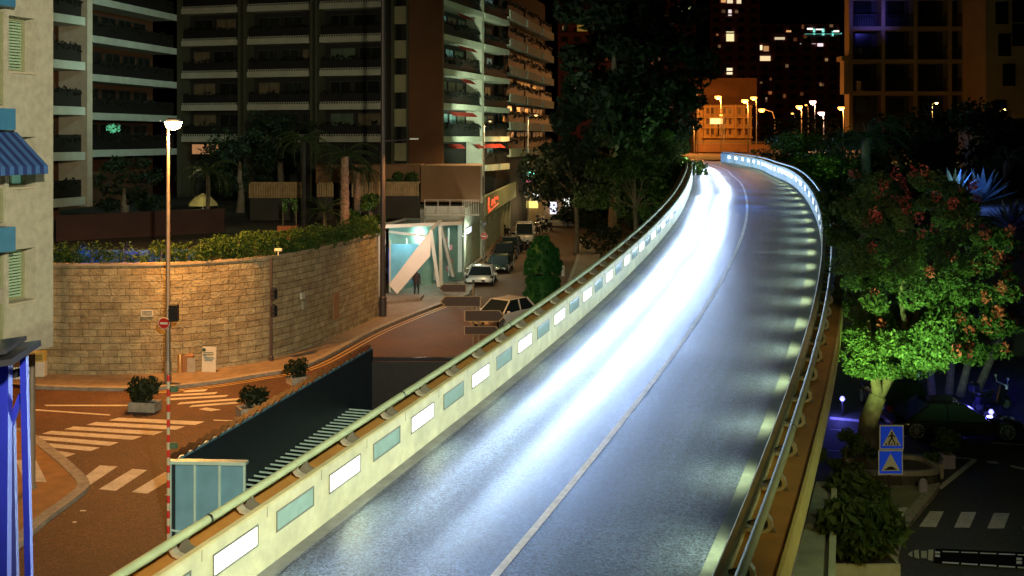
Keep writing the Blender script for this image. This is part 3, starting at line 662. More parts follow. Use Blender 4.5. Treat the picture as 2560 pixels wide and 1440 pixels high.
# blue frame at the far left edge (steel stair/lift frame lit blue)
D0 = 13.5; t = thing('blue_steel_frame', 'near steel frame painted bright blue at the left edge with a dark glossy roof', 'steel frame', (XA(30, D0), D0, ZA(1500, D0)))
bs = mat('blue_steel', (.015, .025, .4), .4, .1, 4, emis=(.02, .03, .3), estr=.0)
m = MB(); m.beam(Q(10, 1500, D0), Q(14, 895, D0), .12, .12); obj('post', m, bs, t, True)
m = MB(); m.beam(Q(74, 1500, D0), Q(60, 890, D0), .075, .075); obj('post', m, bs, t, True)
m = MB(); m.beam(Q(38, 1500, D0 + .4), Q(28, 1030, D0 + .4), .08, .08); obj('post', m, mat('navy_steel', (.03, .04, .22), .4, .1, 4), t, True)
m = MB(); m.beam(Q(26, 1065, D0 + .1), Q(55, 985, D0 + .1), .06, .06); obj('brace', m, bs, t, True)
m = MB(); a = Q(-90, 900, D0 - .4); b = Q(68, 880, D0 - .3); m.beam(a, b, 1.2, .07); m.beam(a + Vector((0, 0, .09)), b + Vector((-.12, 0, .09)), .9, .05); obj('roof', m, MATS['glossy_dark'], t, True)
m = MB(); m.beam(Q(-60, 960, D0 + .2), Q(70, 925, D0 + .2), .05, .1); obj('rail', m, DARKM, t, True)
light('blue_lamp', 'SPOT', Q(150, 1250, D0 - 2.5), 20, (.12, .16, 1), .15, aim=Q(30, 1150, D0), spot=80, blend=.8)
t = thing('handrail', 'low white vertical bar railing behind the blue steel frame', 'railing', Q(40, 940, 26)); m = MB()
for k in range(9): m.beam(Q(24 + k * 6, 948, 30), Q(24 + k * 6, 918, 30), .03)
obj('bars', m, STEELW, t, True)

# ------------------------------------------------------------------ near left building
E2 = Vector((.322, .947, 0)); bX, bY = -11.9, 29.0
def NL(px, py):   # point on that facade plane
    k = (px - CX) / FPX; Y = (bX - .34 * bY) / (k - .34); return Vector((k * Y, Y, ZA(py, Y)))
t = thing('apartment_building', 'cream pebbledash apartment block with shuttered windows and blue awning at the left edge', 'building', (bX, bY, 4.8))
dn = Vector((.947, -.322, 0))
c0 = NL(133, 345); c0.z = 0
zb, zt = 4.8, 18.0
def onf(a, z, o=0): return c0 - E2 * a + dn * o + Vector((0, 0, z))   # a = metres back from the corner along the facade
peb = mat('pebbledash', (.4, .38, .32), .9, .14, 5, .9, 26, stain=.12)
m = MB(); 
wins = []
# facade with real openings: columns of wall between windows
def seg(a0, a1, z0, z1, o0=-.5, o1=0.0, mb=None):
    P = [onf(a, z, o) for a in (a0, a1) for z in (z0, z1) for o in (o0, o1)]
    mb.add(P, [(0, 1, 3, 2), (4, 6, 7, 5), (0, 4, 5, 1), (2, 3, 7, 6), (0, 2, 6, 4), (1, 5, 7, 3)])
def alen(px):
    p = NL(px, 345); return (Vector((c0.x, c0.y, 0)) - Vector((p.x, p.y, 0))).length
wa0, wa1 = alen(89), alen(22)
rows = [(45, 181), (342, 466), (620, 750)]
rz_ = [(ZA(b, 28.2), ZA(a, 28.2)) for a, b in rows]
seg(0, wa0, zb, zt, mb=m)
zz = [zb] + [v for a, b in rz_[::-1] for v in (a, b)] + [zt]
for i in range(0, len(zz), 2): seg(wa0, wa1, zz[i], zz[i + 1], mb=m)
seg(wa1, wa1 + .12, zb, zt, mb=m)
seg(alen(0) + 1.25, 12, zb, zt, -.3, .35, mb=m)
obj('wall', m, peb, t, True)
m = MB(); P = [onf(0, 0, -.52), onf(0, 0, -9), onf(12, 0, -9), onf(12, 0, -.52)]; m.prism([(p.x, p.y) for p in P], zb, zt); obj('body', m, peb, t, True)
for i, (a, b) in enumerate(rz_):
    m = MB(); seg(wa0 + .02, wa1 - .02, a - .05, a - .002, -.1, .06, mb=m); wn = None
    fr = MB(); seg(wa0, wa0 + .07, a, b, -.44, -.34, mb=fr); seg(wa1 - .07, wa1, a, b, -.44, -.34, mb=fr); seg(wa0 + .07, wa1 - .07, b - .07, b, -.44, -.34, mb=fr); seg(wa0 + .07, wa1 - .07, a, a + .07, -.44, -.34, mb=fr)
    wn = obj('window', fr, mat('window_frame_olive', (.25, .26, .16), .5, .1, 5), t, True)
    obj('sill', m, CREAM, wn, True)
    sh = MB()
    if i != 1:
        k = 0; z = a + .07
        while z < b - .08: seg(wa0 + .07, wa1 - .07, z, z + .05, -.42, -.395, mb=sh); z += .075
        obj('roller_shutter', sh, SHUT, wn, True)
    else:
        seg(wa0 + .07, wa1 - .07, a + .07, b - .07, -.43, -.41, mb=sh); obj('pane', sh, mat('lit_pane', (.2, .3, .24), .3, .3, 3, emis=(.2, .5, .35), estr=.25), wn, True)
        m = MB(); mm = (wa0 + wa1) / 2; seg(mm - .03, mm + .03, a + .07, b - .07, -.44, -.36, mb=m); obj('mullion', m, MATS['window_frame_olive'], wn, True)
# blue spandrels, second window column, striped awning
a2, a3 = wa1 + .14, alen(0) + 1.2
for (y0, y1) in ((0, 20), (272, 325), (565, 625)):
    m = MB(); seg(a2, a3, ZA(y1, 27.5), ZA(y0, 27.5), -.1, .34, mb=m); obj('spandrel', m, mat('spandrel_blue', (.04, .17, .34), .4, .12, 3), t, True)
for (y0, y1) in ((30, 262), (470, 555), (640, 720), (760, 850)):
    m = MB(); seg(a2, a3, ZA(y1, 27.5), ZA(y0, 27.5), -.2, -.12, mb=m); wn = obj('window', m, mat('teal_glass', (.03, .1, .1), .1, 0, spec=.7), t, True)
    m = MB(); seg(a2 - .02, a2 + .06, ZA(y1, 27.5), ZA(y0, 27.5), -.11, -.05, mb=m); seg(a2 + .06, a3, ZA(y1, 27.5), ZA(y1, 27.5) + .06, -.11, -.05, mb=m); obj('frame', m, MATS['window_frame_olive'], wn, True)
aw = MB(); aw2 = MB(); n_ = 14; atop = ZA(330, 27.3); abot = ZA(415, 27.0)
for k in range(n_):
    s0, s1 = a2 - .35 + k * .14, a2 - .35 + (k + 1) * .14
    P = [onf(s0, atop, 0.06), onf(s1, atop, .06), onf(s1, abot, 1.0), onf(s0, abot, 1.0), onf(s1, abot - .2, 1.01), onf(s0, abot - .2, 1.01)]
    (aw if k % 2 else aw2).add(P, [(0, 1, 2, 3), (3, 2, 4, 5)])
a_ = obj('awning', aw, AWN, t, True); obj('awning_stripe', aw2, AWNW, a_, True)

# ------------------------------------------------------------------ big apartment blocks
ang = math.atan(.31); E1 = Vector((math.cos(ang), -math.sin(ang), 0)); E2b = Vector((math.sin(ang), math.cos(ang), 0))
def bx_dir(mb, o, u, v, a0, a1, b0, b1, z0, z1):
    P = [o + u * a + v * b + Vector((0, 0, z - o.z)) for a in (a0, a1) for b in (b0, b1) for z in (z0, z1)]
    mb.add(P, [(0, 1, 3, 2), (4, 6, 7, 5), (0, 4, 5, 1), (2, 3, 7, 6), (0, 2, 6, 4), (1, 5, 7, 3)])
WINP = mat('window_pale', (.16, .24, .2), .25, .2, .6)
def win_mat(i): return [mat('curtain_teal', (.2, .36, .34), .5, .35, .8, emis=(.2, .5, .45), estr=.14), mat('curtain_green', (.1, .15, .1), .5, .3, 1), mat('curtain_warm', (.1, .08, .045), .5, .4, 1.5, emis=(.5, .35, .15), estr=.015), mat('window_dark', (.012, .014, .012), .25, .1, 1)][i]
PLANTD = leaf_mat('leaf_black_green', (.004, .008, .003), (.012, .018, .008))
def bays(root, o, u, v, bays_, zs, slab_h, slabm, depth=1.6, plants=True, wchoice=(3, 2, 3, 1), teeth=False, wmat=None):
    """o = facade origin on the slab line; u along, v inward"""
    for zi, z in enumerate(zs):
        for (a0, a1) in bays_:
            m = MB(); bx_dir(m, o, u, v, a0, a1, 0, .18, z - slab_h / 2, z + slab_h / 2); bx_dir(m, o, u, v, a0, a1, .18, depth, z - slab_h / 2 + .02, z - slab_h / 2 + .2)
            b_ = obj('balcony', m, slabm, root, True)
            m = MB(); bx_dir(m, o, u, v, a0 + .02, a1 - .02, .3, .34, z + slab_h / 2 - .02, z + slab_h / 2 + (.95 if teeth else 1.15)); obj('balcony_screen', m, mat('balcony_screen_dark', (.012, .011, .01), .6, .1, 1), b_, True)
            if teeth:
                m = MB(); k = a0 + .1
                while k < a1 - .1: bx_dir(m, o, u, v, k, k + .08, .05, .12, z + slab_h / 2, z + slab_h / 2 + .16); k += .24
                bx_dir(m, o, u, v, a0, a1, .03, .14, z + slab_h / 2 + .16, z + slab_h / 2 + .19); obj('balcony_rail', m, slabm, b_, True)
            if plants:
                m = MB(); cs = []; k = a0 + .3
                while k < a1 - .2:
                    p = o + u * k + v * .45; cs.append((p.x, p.y, z + slab_h / 2 + rnd.uniform(.7, 1.15), .4, .25, rnd.uniform(.2, .35))); k += .55
                m.cloud(cs, 22, .14); obj('balcony_plants', m, PLANTD, b_, True)
            # windows
            k = a0 + .4
            while k < a1 - 1.2:
                wlen = min(rnd.uniform(1.6, 2.4), a1 - .2 - k)
                m = MB(); bx_dir(m, o, u, v, k, k + wlen, depth - .08, depth - .02, z + .45, z + 2.3)
                wn = obj('window', m, win_mat(rnd.choice(wchoice)), root, True)
                fr = MB(); bx_dir(fr, o, u, v, k - .05, k, depth - .1, depth - .01, z + .4, z + 2.35); bx_dir(fr, o, u, v, k + wlen, k + wlen + .05, depth - .1, depth - .01, z + .4, z + 2.35); bx_dir(fr, o, u, v, k - .01, k + wlen + .01, depth - .105, depth - .085, z + 2.28, z + 2.36); bx_dir(fr, o, u, v, k - .01, k + wlen + .01, depth - .105, depth - .085, z + .39, z + .47); bx_dir(fr, o, u, v, k + wlen / 2 - .03, k + wlen / 2 + .03, depth - .1, depth - .081, z + .45, z + 2.3)
                obj('window_frame', fr, mat('window_frame_dark', (.05, .05, .045), .5, .1, 2), wn, True); k += wlen + .5
# centre block
o = Q(450, 345, 104.6); o.z = 0
cen = thing('apartment_building', 'long dark apartment block with rows of planted balconies behind the palms', 'building', o)
def alongpx(px, o, u):   # distance along u from o where the column px is met
    k = (px - CX) / FPX; return (k * o.y - o.x) / (u.x - k * u.y)
u = E1; v = E2b
bz = [22, 19, 16, 13, 10.1]
bays(cen, o, u, v, [(alongpx(a, o, u), alongpx(b, o, u)) for a, b in ((453, 592), (617, 771), (798, 953))], bz, .52, SLABM, teeth=True, wchoice=(3, 3, 2, 3, 1))
aR = alongpx(1022, o, u); aC = alongpx(1106, o, u); aE = alongpx(445, o, u)
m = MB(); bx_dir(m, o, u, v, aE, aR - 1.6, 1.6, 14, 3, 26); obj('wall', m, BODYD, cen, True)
for a, b in ((443, 452), (595, 601), (609, 614), (775, 781), (788, 793), (958, 964), (978, 984), (1016, 1021)):
    m = MB(); bx_dir(m, o, u, v, alongpx(a, o, u), alongpx(b, o, u), -.05, 1.6, 3, 26); obj('pillar', m, mat('pillar_dark', (.08, .08, .05), .8, .1, 1), cen, True)
for k, z in enumerate([21.2, 18.2, 15.2, 12.2, 9.2]):
    m = MB(); bx_dir(m, o, u, v, alongpx(985, o, u), alongpx(1015, o, u), .1, .35, z - 1.0, z + .55); obj('spandrel', m, mat('spandrel_cream', (.36, .34, .2), .8, .12, 1), cen, True)
    m = MB(); bx_dir(m, o, u, v, alongpx(985, o, u), alongpx(1015, o, u), .5, .6, z + .55, z + 2.0); obj('window', m, win_mat(3), cen, True)
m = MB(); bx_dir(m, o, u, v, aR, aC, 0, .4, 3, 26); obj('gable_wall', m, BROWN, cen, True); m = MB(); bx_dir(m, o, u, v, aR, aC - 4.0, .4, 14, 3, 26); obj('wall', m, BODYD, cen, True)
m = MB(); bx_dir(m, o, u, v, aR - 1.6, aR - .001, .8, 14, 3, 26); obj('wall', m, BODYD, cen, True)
m = MB(); c_ = Q(932, 122, 101.5); m.box(c_, (.5, .1, .3)); obj('lit_window', m, mat('lit_teal', (.4, .9, .8), .4, 0, emis=(.4, 1, .8), estr=1.5), cen, True)
m = MB(); c_ = Q(513, 373, 104); m.box(c_, (2.4, .1, .9)); obj('lit_window', m, mat('lit_warm_dim', (.6, .3, .15), .4, .3, 1.2, emis=(.8, .35, .15), estr=.35), cen, True)
# right wing, facade receding
oc = o + u * aC; o2 = Vector((oc.x + .05, oc.y, 0))
wing = thing('apartment_building', 'balconied apartment wing with red awnings and lit curtains facing the street', 'building', o2)
u2 = E2b; v2 = -E1
def al2(px): return alongpx(px, o2, u2)
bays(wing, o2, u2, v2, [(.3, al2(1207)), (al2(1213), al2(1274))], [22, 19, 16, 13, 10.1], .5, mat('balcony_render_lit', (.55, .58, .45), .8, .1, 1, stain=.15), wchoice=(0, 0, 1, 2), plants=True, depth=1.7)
bays(wing, o2, u2, v2, [(al2(1216), al2(1274))], [7.3], .6, MATS['balcony_render_lit'], wchoice=(0, 3), plants=True, depth=1.7)
m = MB(); bx_dir(m, o2, u2, v2, -.0, al2(1276), 1.8, 3.4, 3, 26); obj('wall', m, BODYD, wing, True)
m = MB(); bx_dir(m, o2, u2, v2, al2(1207) + .05, al2(1213) - .05, .1, 1.7, 6.5, 26); obj('pillar', m, SLABM, wing, True)
for (pa, pb, z, c_) in ((1130, 1190, 12.55, 0), (1128, 1160, 9.65, 1), (1195, 1260, 9.6, 1), (1150, 1190, 18.6, 1), (1160, 1185, 15.6, 1), (1150, 1180, 21.5, 1)):
    m = MB(); a0, a1 = al2(pa), al2(pb); P = [o2 + u2 * a0 + v2 * .3 + Vector((0, 0, z)), o2 + u2 * a1 + v2 * .3 + Vector((0, 0, z)), o2 + u2 * a1 - v2 * .15 + Vector((0, 0, z - .35)), o2 + u2 * a0 - v2 * .15 + Vector((0, 0, z - .35))]
    P2 = [p + Vector((0, 0, -.04)) for p in P]; m.add(P + P2, [(0, 1, 2, 3), (7, 6, 5, 4), (0, 4, 5, 1), (1, 5, 6, 2), (2, 6, 7, 3), (3, 7, 4, 0)]); obj('awning', m, mat('awning_red', (.55, .05, .03), .8, .1, 2), wing, True)
# further curved wing
o3 = Q(1277, 345, 120); o3.z = 0; far_w = thing('apartment_building', 'farther apartment wing with bulging pale balconies stepping down to the trees', 'building', o3)
u3 = (Vector((XA(1392, 150), 150, 0)) - Vector((o3.x, 120, 0))).normalized(); v3 = Vector((-u3.y, u3.x, 0)); 
def al3(px): return alongpx(px, o3, u3)
bays(far_w, o3, u3, v3, [(0, al3(1316)), (al3(1320), al3(1355)), (al3(1359), al3(1385))], [23.5, 20.5, 17.5, 14.5, 11.5, 8.6], .9, MATS['balcony_render_lit'], wchoice=(1, 2, 3), plants=True, depth=1.5)
m = MB(); bx_dir(m, o3, u3, v3, 0, al3(1392), 1.6, 12, 0, 28); obj('wall', m, BODYD, far_w, True)
# left blocks
oA = Vector((XA(118, 71.5), 71.5, 0)); blk = thing('apartment_building', 'apartment block with long pale green balcony bands behind the near cream building', 'building', oA)
uA = E2b; vA = -E1
bays(blk, oA, uA, vA, [(-9, alongpx(213, oA, uA))], [18.0, 15.0, 12.0, 9.0, 6.0], .55, SLABG, plants=True, wchoice=(3, 3, 1), depth=2.4)
m = MB(); bx_dir(m, oA, uA, vA, alongpx(215, oA, uA), alongpx(228, oA, uA), -.1, 2.2, 5.6, 26); obj('pillar', m, CREAM, blk, True)
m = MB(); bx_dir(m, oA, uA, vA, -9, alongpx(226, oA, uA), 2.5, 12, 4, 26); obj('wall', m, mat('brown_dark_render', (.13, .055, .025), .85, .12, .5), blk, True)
oB = Vector((XA(228, 86.6), 86.6, 0)); uB = (Vector((XA(444, 100), 100, 0)) - oB).normalized(); vB = Vector((-uB.y, uB.x, 0))
bays(blk, oB, uB, vB, [(0, alongpx(442, oB, uB))], [20.9, 17.9, 14.9, 11.9, 9.0], .55, SLABG, plants=True, wchoice=(3, 1, 3, 3), depth=2.4)
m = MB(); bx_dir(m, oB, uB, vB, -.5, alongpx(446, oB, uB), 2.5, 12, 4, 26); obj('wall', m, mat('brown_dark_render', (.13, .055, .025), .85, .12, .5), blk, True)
m = MB(); c_ = Q(287, 320, 91.5); m.cloud([(c_.x, c_.y - .3, c_.z, .6, .3, .4)], 110, .1); obj('lit_plant', m, mat('leaf_lit', (.2, .7, .4), .5, .2, 4, emis=(.15, .6, .35), estr=.5), blk, True)  # light on these leaves is put into the material as emission
m = MB(); a = Q(230, 297, 87.2); b = Q(400, 302, 97); 
for k in range(10): p = a + (b - a) * k / 9; m.lathe(p, [(.03, -.05), (.07, 0), (.03, .05)], 8)
obj('lantern', m, mat('lantern_lit', (.9, .8, .6), .4, 0, emis=(1, .85, .6), estr=1.6), blk, True)

# low annex and timber fences behind the wall
AD = 86; an0 = Q(1056, 415, AD); t = thing('annex', 'low windowless ochre annex with a pale corner below the brown gable', 'building', (an0.x, AD, 0))
m = MB(); x0, x1 = XA(1052, AD), XA(1206, AD); m.prism([(x0, AD), (x1, AD), (x1 - .3, 94), (x0, 94)], ZA(505, AD), ZA(415, AD)); obj('wall', m, BEIGE, t, True)
m = MB(); m.box((x1 - .06, AD - .03, (ZA(415, AD) + 5.2) / 2), (.14, .14, ZA(415, AD) - 5.2)); obj('corner_trim', m, CREAM, t, True)
t = thing('annex', 'long set back beige parapet band above the timber fence', 'building', (XA(900, 90), 90, 0))
m = MB(); m.prism([(XA(790, 88), 88), (XA(1052, 88), 88), (XA(1052, 88), 92), (XA(790, 88), 92)], ZA(458, 88), ZA(412, 88)); obj('parapet', m, BEIGE, t, True)
m = MB(); m.prism([(XA(790, 89), 89), (XA(1052, 89), 89), (XA(1052, 89), 92), (XA(790, 89), 92)], 4, ZA(460, 89)); obj('wall', m, BODYD, t, True)
TIM = mat('timber_board', (.28, .18, .08), .7, .3, 3)
for (xa, xb, ya, yb, D, lb) in ((625, 755, 459, 495, 74, 'vertical timber board fence left of the bare trunk palms'), (795, 832, 460, 492, 74, 'short timber board screen between the dark mast posts'), (882, 962, 459, 492, 74, 'vertical timber board fence right of the bare trunk palms'), (962, 1050, 458, 490, 76, 'plank screen next to the ochre annex')):
    t = thing('timber_fence', lb, 'fence', (XA(xa, D), D, WH)); m = MB(); k = XA(xa, D)
    while k < XA(xb, D): m.box((k, D, (ZA(ya, D) + ZA(yb, D)) / 2), (.13, .05, ZA(ya, D) - ZA(yb, D))); k += .16
    obj('boards', m, TIM, t, True); m = MB(); m.box(((XA(xa, D) + XA(xb, D)) / 2, D + .08, ZA(ya, D) + .05), (XA(xb, D) - XA(xa, D), .1, .1)); obj('top_rail', m, TIM, t, True)
    m = MB(); m.box(((XA(xa, D) + XA(xb, D)) / 2, D + .06, (WH + ZA(yb, D)) / 2), (XA(xb, D) - XA(xa, D), .15, ZA(yb, D) - WH)); obj('base_wall', m, BODYD, t, True)
# container/parasol
t = thing('parasol', 'cream parasol open on the dark garden terrace', 'parasol', Q(507, 575, 70)); t.location.z = WH
hp = ZA(500, 70) - WH; m = MB(); m.tube([(0, 0, 0), (0, 0, hp + .4)], .04, 8); obj('pole', m, STEELW, t); m = MB(); m.lathe((0, 0, hp), [(.95, -.35), (.9, -.2), (.5, .2), (.03, .42)], 8); obj('canopy', m, mat('canvas_cream', (.5, .45, .2), .8, .15, 2), t)
light('garden_lamp', 'POINT', (XA(507, 69), 67.5, WH + 2.6), 60, (1, .85, .4), .1)  # bare light added by the parasol, no fitting

PLANTG = leaf_mat('leaf_night_green', (.008, .02, .006), (.02, .045, .012))
# palms and garden trees
def palm(loc, h, label, r=.2, fr=2.4, n=16, bark=PALMBARK, droop=1.0, lean=0.0, group=None):
    t = thing('palm_tree', label, 'palm', loc, 0, group)
    m = MB(); pts = []; rs = []
    for k in range(15): q = k / 14; pts.append((lean * q * q, 0, h * q)); rs.append(r * (1.15 - .3 * q) * (1.08 if k % 2 else .93))
    m.tube(pts, rs, 12); obj('trunk', m, bark, t, smooth=False)
    m = MB()
    for k in range(n):
        az = 2 * math.pi * k / n + rnd.uniform(-.2, .2); el = rnd.choice((1.1, .7, .35, .05)) + rnd.uniform(-.15, .15); L = fr * rnd.uniform(.85, 1.1); prev = Vector((lean, 0, h)); d_ = el
        hv = Vector((math.cos(az), math.sin(az), 0)); sd = Vector((-math.sin(az), math.cos(az), 0)); sp = [prev]
        for j in range(9):
            d_ -= .22 * droop; prev = prev + (hv * math.cos(d_) + Vector((0, 0, math.sin(d_)))) * L / 9; sp.append(prev)
        m.tube(sp, [.035] * 3 + [.02] * 4 + [.012] * 3, 4)
        for j in range(1, 19):
            q = j / 18 * 9; i = min(int(q), 8); p = sp[i].lerp(sp[i + 1], q - i); ll = L * .22 * math.sin(math.pi * (j / 19) ** .7) + .08
            for s_ in (-1, 1):
                e = p + sd * s_ * ll * .85 + hv * ll * .4 + Vector((0, 0, -ll * .35 * droop)); wv = hv * .05
                m.add([p - wv * .3, p + wv, e], [(0, 1, 2)])
    obj('crown', m, PALM, t); return t
def blobtree(loc, h, rad, label, lm=LEAFD, trunk=.25, n=26, per=130, leaf=.16, cz_=None, name='tree', cat='tree', rh=None, flowers=0, group=None, limbs=True, rz=0):
    t = thing(name, label, cat, loc, rz, group); rh = rh or rad * .8; cc = h - rh if cz_ is None else cz_
    cs = []
    for k in range(n):
        a = rnd.uniform(0, 2 * math.pi); q = rnd.random() ** .5; e = rnd.uniform(-1, 1); rr = rad * q * math.sqrt(max(0, 1 - e * e * .8))
        cs.append((rr * math.cos(a), rr * math.sin(a), cc + rh * e * .85, rad * rnd.uniform(.2, .36), rad * rnd.uniform(.2, .36), rad * rnd.uniform(.14, .26)))
    m = MB(); m.tube([(0, 0, 0), (.1, 0, h * .2), (-.05, .05, max(cc - rh * .6, .3)), (0, 0, cc)], [trunk * 1.4, trunk, trunk * .85, trunk * .4], 10)
    if limbs:
        for c_ in cs[::3]: s_ = Vector((0, 0, max(cc - rh * .7, .3))); e_ = Vector(c_[:3]); m.tube([s_, (s_ + e_) / 2 + Vector((0, 0, .2)), e_], [trunk * .45, trunk * .28, trunk * .1], 6)
    obj('trunk', m, BARK, t); m = MB(); m.cloud(cs, per, leaf); obj('crown', m, lm, t)
    if flowers:
        m = MB(); fc = []
        for k in range(flowers):
            c_ = rnd.choice(cs); a = rnd.uniform(0, 6.28); fc.append((c_[0] + c_[3] * math.cos(a) * .9, c_[1] + c_[4] * math.sin(a) * .9, c_[2] + c_[5] * rnd.uniform(-.3, 1), .16, .16, .2))
        m.cloud(fc, 22, .07); obj('blossom', m, FLOW, t)
    return t
def gz(px, D, z=WH - .15): return (XA(px, D), D, z)
palm(gz(862, 69), ZA(385, 69) - WH, 'palm with a bare pinkish trunk above the hedge, left of the mast', r=.26, fr=2.8, n=22)
palm(gz(893, 72), ZA(420, 72) - WH, 'shorter palm with drooping fronds just right of the pinkish trunk palm', r=.2, fr=2.0, n=16)
palm(gz(759, 66), ZA(345, 66) - WH, 'tall dark slim trunk palm standing in front of the timber fence', r=.13, fr=1.9, n=16, bark=BODYD)
palm(gz(520, 66), ZA(420, 66) - WH, 'leafy palm standing beside the cream parasol', r=.12, fr=2.2, n=18, bark=BARK)
palm(gz(812, 62), 1.6, 'low fan palm growing out of the hedge', r=.1, fr=1.4, n=20, bark=BARK, droop=.5)
blobtree(gz(600, 84), 6.2, 3.0, 'dark leafy tree in the garden between parasol and timber fence', lm=PLANTG, limbs=False)
blobtree(gz(700, 88), 7.8, 2.6, 'dark garden tree reaching up to the balconies', n=20, lm=PLANTG, limbs=False)
blobtree(gz(1003, 85), 3.0, 1.5, 'round green shrub on the terrace above the glass pavilion', lm=LEAF, name='shrub', cat='shrub', trunk=.08, n=16)
blobtree(gz(930, 70), 2.0, 1.3, 'olive coloured bush between the mast and the bare palm', lm=LEAFH, name='shrub', cat='shrub', trunk=.08, n=12)
blobtree(gz(310, 78), 4.5, 3.0, 'dark bush mass under the lowest balcony band', name='shrub', cat='shrub', n=16, lm=PLANTG, limbs=False)
m = MB(); c_ = Q(724, 515, 68); m.cloud([(c_.x, c_.y, c_.z + .35, .55, .25, .15), (c_.x - .3, c_.y, c_.z - .1, .15, .2, .35), (c_.x + .35, c_.y, c_.z - .1, .15, .2, .35)], 120, .07)
t = thing('topiary_arch', 'small yellow lit leafy arch on the dark terrace', 'shrub', (c_.x, c_.y, WH)); obj('foliage', m, LEAFH, t, True)
m = MB(); m.tube([(c_.x - .4, c_.y, WH), (c_.x - .4, c_.y, c_.z + .2)], .03); m.tube([(c_.x + .4, c_.y, WH), (c_.x + .4, c_.y, c_.z + .2)], .03); obj('stem', m, BARK, t, True)
light('garden_lamp', 'POINT', (c_.x, c_.y - .9, c_.z + .2), 16, (.9, 1, .45), .08)  # bare light added to brighten the arch, no fitting

# ------------------------------------------------------------------ glass pavilion
PD = 70.5
def PV(px, py, D=PD): return Q(px, py, D)
t = thing('glass_pavilion', 'white framed glass lift pavilion with slanting beams at the end of the stone wall', 'pavilion', (XA(1040, 70), 70, .1))
RZ = 4.62
roof_pts = [(XA(947, 70), 70), (XA(1153, 73), 73), (XA(1161, 82), 82), (XA(1063, 82), 82), (XA(1020, 76.5), 76.5)]
m = MB(); m.prism(roof_pts, RZ, RZ + .08); obj('roof', m, mat('pavilion_roof_glass', (.6, .75, .7), .12, .1, 2, trans=.75, spec=.6), t, True)
m = MB(); [m.beam((roof_pts[i][0], roof_pts[i][1], RZ + .04), (roof_pts[(i + 1) % 5][0], roof_pts[(i + 1) % 5][1], RZ + .04), .16, .22) for i in range(5)]; obj('roof_edge', m, STEELW, t, True)
m = MB(); m.beam(Vector((roof_pts[2][0], roof_pts[2][1], RZ + .3)), Vector((roof_pts[3][0], roof_pts[3][1], RZ + .3)), .2, .6); m.beam(Vector((roof_pts[3][0], roof_pts[3][1], RZ + .25)), Vector((roof_pts[4][0], roof_pts[4][1], RZ + .15)), .2, .4); obj('upstand', m, STEELW, t, True)
GL = mat('pavilion_glass', (.3, .5, .45), .15, .25, .7, spec=.6)
m = MB(); m.prism([(XA(972, 73.5), 73.5), (XA(1158, 80), 80), (XA(1158, 80), 80.1), (XA(972, 73.5), 73.6)], .12, RZ); obj('glass_wall', m, GL, t, True)
m = MB(); a = PV(975, 610, 73.2); b = PV(1047, 708, 73.2); m.box(((a.x + b.x) / 2, 73.2, (a.z + b.z) / 2), (b.x - a.x, .05, a.z - b.z)); obj('blue_panel', m, mat('poster_blue', (.16, .45, .62), .4, .25, .8), t, True)
m = MB(); m.beam(PV(949, 757, 70), PV(949, 566, 70), .26, .3); obj('column', m, STEELW, t, True)
for (p_, q_, w__) in ((PV(975, 600, 71.5), PV(975, 730, 71.5), .1), (PV(1017, 595, 73.3), PV(1017, 690, 73.3), .08), (PV(972, 579, 71.4), PV(1078, 592, 72), .14), (PV(1086, 620, 74), PV(1086, 700, 74), .1), (PV(1122, 570, 77), PV(1122, 690, 77), .1), (PV(1150, 560, 79), PV(1150, 680, 79), .3)):
    m = MB(); m.beam(p_, q_, w__); obj('mullion', m, STEELW, t, True)
m = MB()
P = [PV(972, 712, 70.6), PV(993, 735, 70.5), PV(1075, 640, 71), PV(1078, 573, 71.2)]
P2 = [p + Vector((.03, .16, 0)) for p in P]; m.add(P + P2, [(0, 1, 2, 3), (7, 6, 5, 4), (0, 4, 5, 1), (1, 5, 6, 2), (2, 6, 7, 3), (3, 7, 4, 0)]); obj('slanted_panel', m, mat('pink_white_panel', (.7, .6, .55), .5, .06, 1), t, True)
for (p_, q_, w__) in ((PV(1077, 576, 71.2), PV(1097, 716, 71.6), .22), (PV(1100, 552, 72.3), PV(1133, 690, 74.5), .2), (PV(1100, 552, 72.4), PV(1103, 712, 72.6), .2), (PV(1077, 576, 71.3), PV(1100, 553, 72.2), .16)):
    m = MB(); m.beam(p_, q_, w__, w__ * .9); obj('slanted_beam', m, STEELW, t, True)
m = MB(); m.prism([(XA(950, 67.6), 67.6), (XA(1052, 69.3), 69.3), (XA(1060, 71.2), 71.2), (XA(950, 71.5), 71.5)], .122, .3); obj('plinth', m, PAVE, t, True)
m = MB(); m.tube([PV(972, 620, 72.9), PV(972, 705, 72.9)], .05); obj('post', m, BLUEP, t, True)
m = MB(); [m.bbox(PV(1118 + 9 * (k % 2), 600 + 18 * k, 78.5), (.3, .2, .35), b=.05) for k in range(5)]; obj('display_item', m, mat('display_goods', (.5, .2, .2), .6, .5, 4), t, True)
light('pavilion_light', 'POINT', PV(1050, 590, 76), 420, (.7, 1, .85), .3, parent=t)
light('pavilion_light', 'POINT', PV(1010, 600, 72.2), 70, (.8, 1, .95), .2, parent=t)
light('pavilion_light', 'POINT', PV(1050, 600, 68), 260, (1, .9, .75), .3, parent=t); light('garage_light', 'POINT', Q(1196, 590, 85), 260, (.9, 1, .75), .2)
